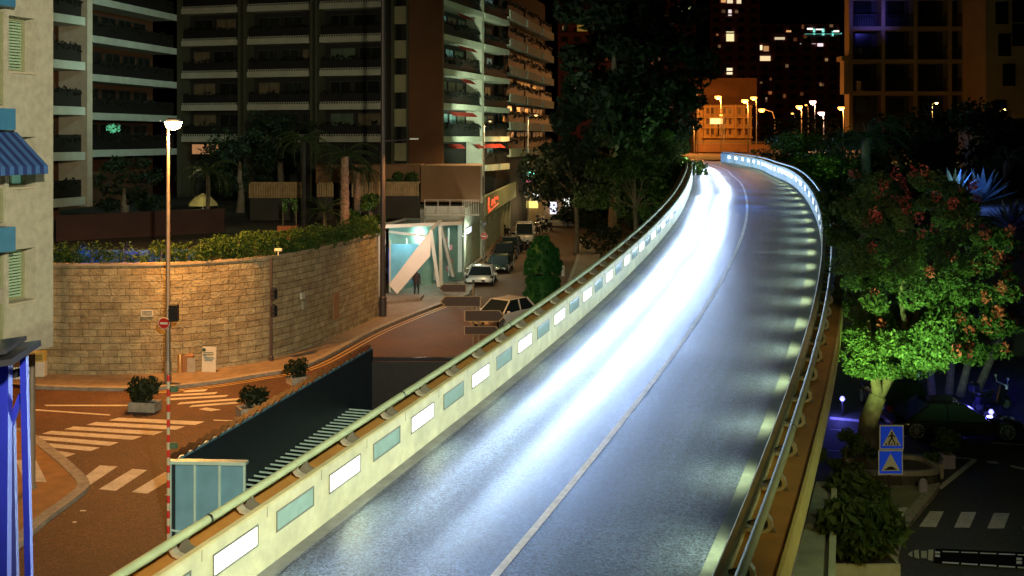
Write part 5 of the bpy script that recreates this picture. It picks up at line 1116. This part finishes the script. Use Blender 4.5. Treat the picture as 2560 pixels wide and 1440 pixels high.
t = thing('traffic_light', 'far traffic signal post by the right end of the orange wall', 'traffic light', (XA(1914, 170), 170, 7.2)); m = MB(); m.tube([(0, 0, 0), (0, 0, 3.4)], .08, 8); obj('pole', m, POLEM, t); m = MB(); m.bbox((0, -.1, 2.9), (.4, .3, 1), b=.08); obj('signal_head', m, BLACKM, t)
# towers
TOW = mat('tower_dark', (.2, .07, .06), .85, .2, .1)
def tower(x0, x1, ytop, D, lb, wins, cols=5, rows=14, depth=18, base=380, m_=TOW):
    t = thing('tower_block', lb, 'building', (XA((x0 + x1) / 2, D), D, 7)); m = MB(); rect(m, x0, x1, ytop, base, D, depth); obj('wall', m, m_, t, True)
    sx = (x1 - x0) / cols; sy = 24
    for i in range(cols):
        for j in range(min(rows, int((base - ytop) / sy))):
            m = MB(); rect(m, x0 + sx * (i + .25), x0 + sx * (i + .75), ytop + 8 + sy * j, ytop + 19 + sy * j, D - .25, .2); obj('window', m, win_mat(3), t, True)
    for j in range(min(rows, int((base - ytop) / sy))): 
        m = MB(); rect(m, x0 - 2, x1 + 2, ytop + 21 + sy * j, ytop + 24 + sy * j, D - 1.2, 1.1); obj('balcony', m, m_, t, True)
    for _ in range(7):
        a_ = rnd.uniform(x0, x1 - 8); b_ = rnd.uniform(max(ytop, 0), 250); wins = wins + [(a_, a_ + rnd.uniform(4, 9), b_, b_ + rnd.uniform(6, 11), rnd.choice(((1, .35, .12), (1, .6, .3))), rnd.choice((.06, .12, .25)))]
    for (a, b, c_, d, col_, e) in wins: m = MB(); rect(m, a, b, c_, d, D - .5, .2); obj('lit_window', m, mat('lit_%s_%s' % (str(col_), e), col_, .4, .4, 1.2, emis=col_, estr=e), t, True)
    return t
WW = (1, .8, .5); WO = (1, .5, .2)
tower(1395, 1560, -60, 330, 'dark tower behind the great tree with one amber window pair', [(1443, 1468, 62, 78, (.5, .3, .05), .3), (1508, 1514, 0, 10, WW, 1), (1595, 1600, 28, 42, WW, 1)], 5)
tower(1590, 1740, -60, 380, 'dark tower with a small white gridded window near the top', [(1694, 1710, 16, 30, (1, .8, .85), 1.0), (1721, 1730, 15, 30, (.9, 1, .4), .8), (1669, 1681, 86, 96, WO, .7), (1669, 1681, 114, 127, WO, 1.0)], 4)
tower(1775, 1900, -60, 400, 'dark maroon tower with a column of lit windows', [(1803, 1815, -2, 6, WO, .7), (1818, 1832, -2, 8, WW, .9), (1842, 1853, -2, 12, WW, .9), (1821, 1829, 24, 39, (1, .85, .8), .9), (1816, 1835, 79, 103, (1, .8, .4), 1.1), (1817, 1831, 170, 186, WW, 1.2)], 4)
tower(1895, 2000, 60, 450, 'far hillside block with a lit corner flat', [(1898, 1906, 113, 125, WW, 1.3), (1909, 1922, 115, 128, WO, .5), (1898, 1926, 140, 152, (1, .75, .4), 1.0), (1937, 1962, 93, 99, WW, .7), (1966, 1978, 76, 80, WO, .8)], 3)
t = tower(2000, 2100, 60, 460, 'far hillside block with a teal lit terrace', [(2012, 2104, 82, 85, (.2, .9, .75), .8), (2033, 2038, 72, 86, (.3, 1, .85), .9), (2055, 2061, 72, 88, (.3, 1, .85), .9), (2080, 2084, 78, 90, (.3, 1, .85), .9), (2018, 2032, 70, 74, (1, 1, .9), 1.5), (2040, 2056, 72, 75, (1, 1, .9), 1.4), (2084, 2098, 76, 80, (1, 1, .9), 1.4), (2044, 2058, 106, 116, (1, .8, .85), 1.1), (1993, 2003, 105, 110, (.9, .9, .8), .5), (2030, 2040, 105, 110, (1, .7, .8), .5)], 3)
# right apartment block
D = 165; RB = thing('apartment_building', 'broad apartment block with framed loggias and blue lit top floor at the upper right', 'building', (XA(2330, D), D, 7.1))
RBW = mat('right_block_render', (.42, .27, .15), .85, .12, .3)
uR = Vector((1, -.02, 0)).normalized(); 
m = MB(); rect(m, 2128, 2462, -60, 330, D + 2.2, 2.0); obj('wall', m, mat('right_block_dark', (.06, .05, .045), .85, .2, .3), RB, True)
cols_ = [2128, 2209, 2290, 2376, 2460]
for x in cols_: m = MB(); rect(m, x - 5, x + 4, -60, 330, D, 2.3); obj('pillar', m, RBW, RB, True)
for j, y in enumerate((-12, 66, 148, 228)):
    for k in range(4):
        m = MB(); rect(m, cols_[k] + 4, cols_[k + 1] - 5, y, y + 10, D + .1, 2.1); b_ = obj('balcony', m, RBW, RB, True)
        m = MB(); [rect(m, cols_[k] + 5 + q * 6, cols_[k] + 6 + q * 6, y - 28, y, D + .2, .1) for q in range(12)]; rect(m, cols_[k] + 4, cols_[k + 1] - 5, y - 30, y - 28, D + .2, .1); obj('balcony_rail', m, DARKM, b_, True)
        m = MB(); rect(m, cols_[k] + 10, cols_[k] + 50, y + 16, y + 55, D + 2.0, .1); obj('window', m, win_mat(3), RB, True)
for x in (2106, 2118): m = MB(); rect(m, 2104, 2124, 140, 152, D - .4, 2.6) if x == 2106 else rect(m, 2110, 2122, 152, 235, D - .2, 2); obj('side_pier', m, RBW, RB, True)
m = MB(); rect(m, 2464, 2700, -60, 330, D - 8, 20); obj('side_wing', m, RBW, RB, True)
for x, y in ((2532, 0), (2532, 60), (2497, 85), (2508, 160), (2486, 250), (2490, 5)): m = MB(); rect(m, x, x + 30, y, y + 55, D - 8.2, .3); obj('window', m, win_mat(3), RB, True)
straight_lamp(Vector((XA(2330, 146), 146, 7.1)), 7.5, 'street lamp hidden among the trees in front of the right apartment block', (.6, 0, 0), (1, .6, .16), 6500, r0=.1, cut=179)  # lamp added to brighten the block behind
straight_lamp(Vector((XA(2500, 140), 140, 7.1)), 6.5, 'second street lamp among the trees below the cream house', (.6, 0, 0), (1, .7, .2), 1200, r0=.1, cut=179)  # another lamp added for its light on the background
light('facade_blue_lamp', 'SPOT', (XA(2190, D), D - 5, ZA(60, D)), 900, (.12, .12, 1), .3, aim=(XA(2180, D), D + 2, ZA(20, D)), spot=100, blend=1)
t = thing('house', 'small pale gabled house in front of the right apartment block', 'building', (XA(2520, 120), 120, 7.1)); m = MB(); rect(m, 2470, 2700, 312, 420, 120, 8); obj('wall', m, mat('house_cream', (.5, .5, .3), .8), t, True)
m = MB(); a = [Q(2450, 312, 119.5), Q(2480, 300, 119.5), Q(2700, 285, 119.5), Q(2700, 318, 119.5), Q(2470, 330, 119.5)]; m.add(a + [p + Vector((0, 9, 0)) for p in a], [(0, 1, 2, 3, 4), (9, 8, 7, 6, 5)] + [(i, (i + 1) % 5, 5 + (i + 1) % 5, 5 + i) for i in range(5)]); obj('roof', m, MATS['house_cream'], t, True); m = MB(); rect(m, 2492, 2548, 316, 345, 119.6, .3); obj('window', m, win_mat(3), t, True)

# ------------------------------------------------------------------ right side planting
def rz_(px, D): return (XA(px, D), D, 0)
blobtree((XA(1985, 128), 128, 7.1), 3.6, 4.2, 'green bush bank beyond the right parapet at the bend', lm=LEAF, name='shrub', cat='shrub', trunk=.1, n=30, per=120, leaf=.2, rh=2.4)
blobtree((XA(2060, 112), 112, 7.1), 1.2, 3.6, 'bright green bushes hugging the outside of the curve', lm=LEAF, name='shrub', cat='shrub', trunk=.1, n=26, per=120, leaf=.18, rh=1.2, limbs=False)
blobtree((XA(2000, 150), 150, 7.1), 6.5, 5.5, 'dark leafy tree left of the big date palm', lm=LEAFD, n=30, trunk=.2, leaf=.24)
palm((XA(2165, 92), 92, 0), ZA(345, 92), 'large date palm with long drooping fronds behind the flowering tree', r=.4, fr=5.4, n=34, bark=BARK)
palm((XA(2520, 70), 70, 0), ZA(400, 70), 'dark palm with arched fronds at the right edge', r=.3, fr=3.6, n=24, bark=BARK)
blobtree((XA(2300, 125), 125, 0), 13.5, 8, 'dark tree mass below the right apartment block', lm=LEAFD, n=46, per=150, leaf=.3, trunk=.4)
blobtree((XA(2450, 115), 115, 0), 13.8, 7, 'dark tree below the small cream house', lm=LEAFD, n=40, per=150, leaf=.3, trunk=.4)
blobtree((XA(2180, 112), 112, 0), 11, 6, 'dark shrub bank between date palm and the apartment block', lm=LEAFD, n=36, per=150, leaf=.26, trunk=.3)
light('palm_lamp', 'POINT', (XA(2150, 88), 86, 9.3), 170, (.3, .95, .75), .2)  # bare teal light added to show the palm fronds
# agaves lit blue
def agave(loc, r, label):
    t = thing('agave', label, 'agave', loc); m = MB()
    for k in range(26):
        az = 2.4 * k; el = .25 + 1.1 * (k / 26); hv = Vector((math.cos(az), math.sin(az), 0)); sd = Vector((-math.sin(az), math.cos(az), 0)); tip = (hv * math.cos(el) + Vector((0, 0, math.sin(el)))) * r; mid = tip * .5 + Vector((0, 0, .05))
        m.add([sd * .06 * r, -sd * .06 * r, mid - sd * .09 * r, mid + sd * .09 * r, tip, mid + Vector((0, 0, -.06 * r))], [(0, 1, 2, 3), (3, 2, 4), (0, 3, 5), (1, 5, 2), (5, 3, 4), (2, 5, 4)])
    obj('leaves', m, mat('agave_leaf', (.2, .3, .26), .5, .2, 2), t); return t
ag = agave((XA(2385, 62), 62, ZA(500, 62)), 1.9, 'pale spiky agave in blue light behind the flowering tree')
ag['group'] = 'agaves in blue light'
dup(ag, (XA(2455, 64), 64, ZA(505, 64)), 1.0, 'saturated blue agave right of the pale one', 1.1); dup(ag, (XA(2530, 52), 52, ZA(575, 52)), 2.0, 'small blue lit agave near the right edge', .8)
m = MB(); m.prism([(XA(2290, 60), 60), (XA(2640, 50), 50), (XA(2640, 72), 72), (XA(2290, 68), 68)], 0.01, 6.4); struct('garden_bank', m, MATS['garden_soil'])
light('agave_lamp', 'POINT', (XA(2445, 61), 60.5, 7.9), 260, (.08, .2, 1), .1); light('agave_lamp', 'POINT', (XA(2375, 61), 60, 8.0), 45, (.7, 1, .7), .1)
# the flowering tree (main)
tb = G(2172, 1195); T = thing('flowering_tree', 'large green tree with pink red blossoms and a leaning trunk beside the flyover', 'tree', tb)
def loc_(px, py, D): return Q(px, py, D) - Vector(tb)
Dt = tb.y
m = MB(); m.tube([(0, 0, 0), loc_(2168, 1120, Dt), loc_(2172, 1050, Dt), loc_(2195, 990, Dt)], [.46, .34, .28, .25], 14)
m.tube([loc_(2195, 990, Dt), loc_(2230, 930, Dt + .2), loc_(2270, 860, Dt + .5), loc_(2300, 760, Dt + 1)], [.2, .15, .11, .06], 10); m.tube([loc_(2195, 990, Dt), loc_(2180, 900, Dt - .3), loc_(2170, 800, Dt - .5)], [.18, .12, .05], 10)
m.tube([loc_(2230, 930, Dt), loc_(2330, 880, Dt + .6), loc_(2420, 760, Dt + 1), loc_(2430, 640, Dt + 1)], [.12, .09, .06, .03], 8); m.tube([loc_(2270, 860, Dt), loc_(2250, 740, Dt), loc_(2265, 670, Dt)], [.09, .06, .03], 8)
obj('trunk', m, BARK, T, smooth=True)
cs = []; fl = []
outline = [(2085, 560), (2110, 470), (2200, 430), (2330, 440), (2430, 500), (2520, 580), (2545, 700), (2530, 840), (2460, 930), (2380, 900), (2300, 930), (2200, 920), (2130, 890), (2110, 780), (2095, 680)]
def inside(x, y, P):
    c_ = False; j = len(P) - 1
    for i in range(len(P)):
        if (P[i][1] > y) != (P[j][1] > y) and x < (P[j][0] - P[i][0]) * (y - P[i][1]) / (P[j][1] - P[i][1]) + P[i][0]: c_ = not c_
        j = i
    return c_
while len(cs) < 210:
    x, y = rnd.uniform(2085, 2545), rnd.uniform(430, 930)
    if not inside(x, y, outline): continue
    dd = rnd.uniform(-1, 1) * 2.6 * math.sqrt(max(.05, 1 - ((x - 2310) / 260) ** 2)); p = loc_(x, y, Dt + .6 + dd); s_ = rnd.uniform(.28, .5)
    cs.append((p.x, p.y, p.z, s_, s_, s_ * .7))
    if rnd.random() < (.75 if (y < 600 or x > 2400) else .2): fl.append((p.x + rnd.uniform(-.4, .4), p.y - s_ * rnd.uniform(.6, 1.3), p.z + s_ * .5, .16, .16, .2))
for x, y in ((2058, 492), (2066, 520), (2072, 545), (2080, 580), (2084, 600), (2070, 500), (2090, 540)): p = loc_(x, y, Dt + .8); cs.append((p.x, p.y, p.z, .22, .25, .2)); p = loc_(x + 28, y + 6, Dt + .8); cs.append((p.x, p.y, p.z, .35, .3, .3))
for _ in range(34): x, y = rnd.uniform(2105, 2330), rnd.uniform(840, 935); p = loc_(x, y, Dt - rnd.uniform(.2, 1.6)); cs.append((p.x, p.y, p.z, .34, .34, .26))
m = MB(); m.cloud(cs, 300, .056); obj('crown', m, LEAF, T); m = MB(); m.cloud(fl, 34, .055); obj('blossom', m, FLOW, T)
light('bush_lamp', 'POINT', (XA(2085, 108), 107, 9.6), 260, (.5, 1, .25), .2); light('bush_lamp', 'POINT', (XA(1975, 122), 120, 11.5), 160, (.4, 1, .35), .2)  # bare green lights added to brighten the bushes at the bend
light('tree_uplight', 'SPOT', Q(2120, 1010, Dt - 4.2), 3000, (.56, 1, .26), .12, aim=Q(2235, 830, Dt), spot=62, blend=.9)
light('tree_uplight', 'SPOT', Q(2330, 960, Dt - 4.4), 1700, (.5, 1, .3), .12, aim=Q(2400, 760, Dt), spot=75, blend=.9)
light('tree_uplight', 'SPOT', Q(2185, 1150, Dt - 1.6), 70, (.75, 1, .35), .1, aim=Q(2240, 850, Dt), spot=80, blend=.8)
light('blossom_lamp', 'POINT', Q(2250, 560, Dt - 4.5), 90, (1, .75, .5), .3)  # bare warm light added in front of the crown
# blue uplit trunks
for i, px in enumerate((2290, 2330, 2372, 2400, 2440)):
    p = G(px, 985 + 6 * (i % 2)); t = thing('tree', ['thin blue lit trunk leaning left under the flowering crown', 'second blue lit trunk, straight and thin', 'thick blue lit trunk in the middle of the cluster', 'forked blue lit trunk right of the thick one', 'rightmost blue lit trunk leaning right'][i], 'tree', p, group='blue lit trunks')
    m = MB(); ln = (-.9, -.2, .3, .8, 1.4)[i]; m.tube([(0, 0, 0), (ln * .4, 0, 1.3), (ln, .1, 3.2)], [.17, .13, .08], 8); obj('trunk', m, BARK, t); m = MB(); m.cloud([(ln, 0, 3.6, .8, .7, .5), (ln + .5, .2, 3.3, .5, .5, .4)], 90, .1); obj('crown', m, LEAFD, t)
light('blue_uplight', 'POINT', G(2370, 1000, .4) + Vector((0, -1.2, 0)), 110, (.08, .06, 1), .1); light('blue_uplight', 'POINT', G(2300, 1000, .4) + Vector((0, -1.0, 0)), 50, (.1, .06, 1), .1); light('blue_uplight', 'POINT', Q(2500, 800, 46), 50, (.08, .08, 1), .1)

m = MB(); m.add([(4.5, 14, .0015), (70, 14, .0015), (70, 62, .0015), (9.5, 62, .0015)], [(0, 1, 2, 3)]); struct('street', m, asphalt_mat('side_asphalt', (.05, .052, .05), .7, .4))
# right street: islands, kerbs, signs, markings
ripx = [(2090, 1500), (2240, 1500), (2240, 1440), (2258, 1345), (2300, 1285), (2345, 1228), (2340, 1195), (2300, 1178), (2130, 1165), (2085, 1200)]
rp_ = [G(x, y) for x, y in ripx]; m = MB(); m.prism([(p.x, p.y) for p in rp_][::-1], .003, .12); struct('pavement_island', m, mat('grey_green_paving', (.2, .2, .14), .8, .2, 2, .3, 20, stain=.3))
struct('kerb', ribbon(smooth_path(rp_[1:7], 5), -.02, .28, .004, .15), KERB)
# planter ring round the tree
cen_ = G(2200, 1195); t = thing('tree_planter', 'low rounded stone planter edge round the flowering tree trunk', 'planter', cen_); m = MB(); n_ = 32; ring = []
for k in range(n_ + 1):
    a = 2 * math.pi * k / n_; ring.append(Vector((cen_.x + .25 + 1.35 * math.copysign(abs(math.cos(a)) ** .6, math.cos(a)), cen_.y - .2 + .95 * math.copysign(abs(math.sin(a)) ** .6, math.sin(a)), 0)))
obj('stone_edge', ribbon(ring, 0, .18, .12, .52), KERB, t, True); m = MB(); m.prism([(p.x, p.y) for p in ring[:-1]], .13, .4); obj('soil', m, MATS['garden_soil'], t, True)
def sq_sign(px0, px1, py0, py1, D, label, kind):
    c_ = Q((px0 + px1) / 2, (py0 + py1) / 2, D); s_ = (px1 - px0) / 2 * D / FPX; t = thing('road_sign', label, 'road sign', c_)
    m = MB(); m.bbox((0, 0, 0), (2 * s_, .03, 2 * s_), b=.005); obj('plate', m, SIGNW, t); m = MB(); m.box((0, -.018, 0), (1.8 * s_, .008, 1.8 * s_)); obj('blue_field', m, SIGNB, t)
    X, Z = (1, 0, 0), (0, 0, 1)
    m = MB(); m.plate([(-.76 * s_, -.68 * s_), (.76 * s_, -.68 * s_), (0, .74 * s_)], (0, -.024, 0), X, Z, .004); obj('white_triangle', m, SIGNW, t)
    m = MB(); o_ = (0, -.031, 0)
    if kind == 'ped':
        m.disc((0, -.031, .36 * s_), .09 * s_, X, Z, .004, 14)
        for poly in ([(-.1, .26), (.1, .26), (.08, -.08), (-.08, -.08)], [(-.08, -.05), (.02, -.05), (-.2, -.48), (-.3, -.44)], [(-.02, -.05), (.08, -.05), (.3, -.44), (.2, -.5)], [(-.1, .24), (-.06, .14), (-.28, .0), (-.32, .06)], [(.1, .24), (.06, .14), (.26, -.02), (.31, .04)]): m.plate([(a * s_, b * s_) for a, b in poly], o_, X, Z, .004)
        for k, x in enumerate((-.5, -.25, 0, .25, .5)): m.plate([((x - .06) * s_, -.64 * s_), ((x + .06) * s_, -.64 * s_), ((x * .85 + .04) * s_, -.46 * s_), ((x * .85 - .04) * s_, -.46 * s_)], (0, -.0315 - .0005 * k, 0), X, Z, .003)
    else: m.plate([(-.56 * s_, -.6 * s_), (.56 * s_, -.6 * s_), (.38 * s_, -.5 * s_), (.2 * s_, -.36 * s_), (0, -.3 * s_), (-.2 * s_, -.36 * s_), (-.38 * s_, -.5 * s_)], o_, X, Z, .004)
    obj('pictogram', m, BLACKM, t); return t
sp_ = G(2223, 1275, .12); DS = sp_.y
t = thing('sign_post', 'thin dark post carrying the two square blue signs', 'post', sp_); m = MB(); m.tube([(0, 0, 0), (0, 0, ZA(1066, DS) - .12)], .04, 10); obj('pole', m, DPOLE, t)
sq_sign(2198, 2259, 1062, 1124, DS - .08, 'upper blue square sign with a walking figure in a white triangle', 'ped')
sq_sign(2195, 2257, 1125, 1186, DS - .08, 'lower blue square sign with a road hump in a white triangle', 'hump')
# round arrow sign
c_ = Q(2546, 1025, 44); t = thing('road_sign', 'round blue sign with a white arrow at the right edge', 'road sign', c_); m = MB(); m.disc((0, 0, 0), .22, (1, 0, 0), (0, 0, 1), .02); obj('disc', m, SIGNB, t)
m = MB(); m.plate([(-.13, -.018), (.02, -.018), (.02, -.018 - .06), (.14, 0), (.02, .078), (.02, .018), (-.13, .018)], (0, -.01 - .002, 0), (1, 0, 0), (0, 0, 1), .006); obj('arrow', m, SIGNW, t)
m = MB(); m.tube([(0, .05, -.2), (0, .05, -c_.z)], .03, 8); obj('post', m, DPOLE, t)
# crosswalk and lines
m = MB()
for (a, b, c_, d) in (((2325, 1278), (2360, 1278), (2340, 1318), (2298, 1316)), ((2403, 1280), (2441, 1280), (2424, 1319), (2385, 1319)), ((2485, 1282), (2524, 1283), (2510, 1321), (2468, 1321)), ((2570, 1285), (2610, 1286), (2600, 1324), (2558, 1323))): quadpx([a, b, c_, d], m)
quadpx([(2232, 1270), (2270, 1268), (2250, 1300), (2215, 1300)], m, .125)
struct('crosswalk', m, WHITE)
m = MB(); quadpx([(2343, 1218), (2353, 1224), (2445, 1150), (2432, 1146)], m); quadpx([(2385, 1142), (2436, 1146), (2436, 1149), (2385, 1145)], m); quadpx([(2465, 1152), (2490, 1153), (2500, 1160), (2470, 1158)], m); quadpx([(2525, 1162), (2565, 1170), (2565, 1176), (2528, 1168)], m)
quadpx([(2480, 1106), (2570, 1112), (2570, 1114.5), (2480, 1108.5)], m); quadpx([(2075, 1042), (2160, 1050), (2160, 1056), (2075, 1048)], m); quadpx([(2066, 1125), (2145, 1127), (2145, 1129), (2066, 1127)], m); quadpx([(2258, 1134), (2320, 1137), (2320, 1139), (2258, 1136)], m); quadpx([(2075, 1072), (2115, 1075), (2115, 1077), (2075, 1074)], m); quadpx([(2260, 1089), (2310, 1092), (2310, 1095), (2260, 1091)], m)
struct('road_line', m, WHITE)
# speed cushion at lower right
t = thing('speed_cushion', 'black rubber speed cushion with white edge dashes and a pointed pale end across the road', 'speed bump', G(2420, 1400))
m = MB(); P = [G(x, y) for x, y in ((2340, 1376), (2700, 1392), (2700, 1432), (2335, 1408))]; m.prism([(p.x, p.y) for p in P], .004, .05); obj('ramp', m, mat('cushion_black', (.003, .003, .004), .95, 0, spec=.1), t, True)
m = MB()
def q2(pts, z=.056): m.add([G(x, y, z) for x, y in pts], [(0, 1, 2, 3)])
for x in range(2356, 2700, 47): f_ = (x - 2340) / 360; q2([(x, 1376.5 + 16 * f_), (x + 41, 1378 + 16 * f_), (x + 41, 1380.5 + 16 * f_), (x, 1379 + 16 * f_)]); q2([(x, 1403 + 24 * f_), (x + 41, 1405.5 + 24 * f_), (x + 41, 1409 + 24 * f_), (x, 1406.5 + 24 * f_)])
for x in (2541,): q2([(x, 1394), (x + 14, 1394.5), (x + 14, 1400), (x, 1399.5)]); q2([(x, 1402), (x + 14, 1402.5), (x + 14, 1410), (x, 1409.5)])
q2([(2338, 1378), (2350, 1379), (2350, 1384), (2338, 1383)]); q2([(2338, 1386), (2350, 1387), (2350, 1393), (2338, 1392)])
obj('white_dashes', m, SIGNW, t, True)
m = MB(); [q2(p, .03) for p in ([(2271, 1384), (2281, 1377), (2281, 1393), (2271, 1388)], [(2285, 1376), (2296, 1374), (2298, 1397), (2286, 1393)], [(2303, 1377), (2317, 1377), (2317, 1396), (2303, 1395)], [(2321, 1374), (2334, 1374), (2332, 1402), (2320, 1400)])]
obj('end_blocks', m, mat('block_pale', (.5, .52, .4), .6), t, True)
# concrete wall next to deck, lower right
t = thing('concrete_wall', 'broad pale green stained concrete wall running under the flyover edge', 'wall', G(2060, 1400)); m = MB(); P = [G(2041, 1204, 1.2), G(2089, 1204, 1.2), G(2084, 1500, 1.2), G(1965, 1500, 1.2)]
m.prism([(p.x, p.y) for p in P][::-1], 0, 1.2); obj('body', m, mat('green_concrete', (.34, .42, .28), .8, .25, 1.2, .3, 20, stain=.5), t, True)
m = MB(); m.beam(G(2086, 1203, 1.26), G(2078, 1500, 1.26), .14, .1); obj('edge', m, mat('concrete_edge', (.5, .6, .38), .7, .1, 3), t, True)
# lower right hedge in planter boxes
for (px, py, w_, h_, r_, lb) in ((2155, 1440, 1.5, .42, 1.15, 'nearest pale trough with a large dark shrub beside the concrete wall'), (2150, 1335, 1.2, .4, .95, 'trough with dark shrub behind the nearest one')):
    planter(G(px, py, .12), w_, .8, h_, r_, lb, n=2600, lm=LEAF, mat_=mat('trough_pale', (.45, .46, .3), .8, .15, 3))
blobtree(G(2110, 1235, .12), 1.9, .8, 'narrow feathery green shrub at the end of the concrete wall', lm=LEAF, name='shrub', cat='shrub', trunk=.05, n=16, per=110, leaf=.07, rh=.9)
planter(G(2335, 1192), .42, .42, .42, .3, 'small square stone planter on the right hand kerb', n=200, lm=LEAF)
planter(G(2366, 1168), .4, .4, .42, .62, 'lilac grey square planter with a small tree behind the stone one', n=500, lm=LEAF, mat_=mat('lilac_stone', (.4, .35, .5), .7))
t = thing('litter_bin', 'rounded lilac stone bollard on the kerb corner by the tree planter', 'bollard', G(2308, 1230, .12)); m = MB(); m.lathe((0, 0, 0), [(.12, 0), (.13, .2), (.1, .34), (.04, .38)], 12); obj('body', m, MATS['lilac_stone'], t)
for px, py, lb in ((2106, 1040, 'short lamp bollard glowing blue left of the leaning trunk'), (2478, 1075, 'short lamp bollard glowing blue at the rear of the coupe')):
    p = G(px, py); t = thing('lamp_bollard', lb, 'bollard', p); m = MB(); m.tube([(0, 0, 0), (0, 0, .55)], .05, 8); obj('post', m, DARKM, t); m = MB(); m.lathe((0, 0, .55), [(.05, 0), (.1, .08), (.05, .17)], 10); obj('globe', m, mat('globe_blue', (.5, .5, 1), .4, 0, emis=(.35, .35, 1), estr=1.6), t); light('bollard_light', 'POINT', p + Vector((-.2, -.35, .6)), 45, (.15, .15, 1), .1, parent=t)

# ------------------------------------------------------------------ unseen lamps added outside the frame to brighten the place
straight_lamp(Vector((-10.8, 13.5, 0)), 8.5, 'sodium street lamp below the near end of the flyover', (-.6, .5, 0), SOD, 1500, r0=.1)
straight_lamp(Vector((10.5, 17.5, 0)), 7.5, 'white green street lamp right of the frame above the crosswalk', (.3, .3, 0), (.8, 1, .68), 460, r0=.09)
straight_lamp(Vector((8.2, 5.0, 0)), 9.0, 'amber street lamp behind the viewer on the right of the flyover', (-.3, .4, 0), (1, .72, .2), 60, r0=.1)
light('amber_flood', 'SPOT', (7.9, 5.4, 8.8), 2600, (1, .66, .14), .2, aim=(6.6, 21, 3.2), spot=40, blend=.9)  # bare spot added to brighten the right ledge
t = thing('floodlight_mast', 'tall mast with two floodlights standing behind the viewer', 'light mast', (3.5, -3, 0))
m = MB(); m.lathe((0, 0, 0), [(.2, 0), (.12, 15)], 12); obj('pole', m, POLEM, t); m = MB(); m.box((0, .1, 15.1), (1.6, .4, .35)); obj('floodlight', m, DARKM, t)
light('flood_light', 'SPOT', (3.2, -2.6, 15.1), 52000, (1, .88, .56), .4, aim=(-15, 52, 3), spot=46, blend=.7, parent=t)  # unseen flood added for even light on the stone wall
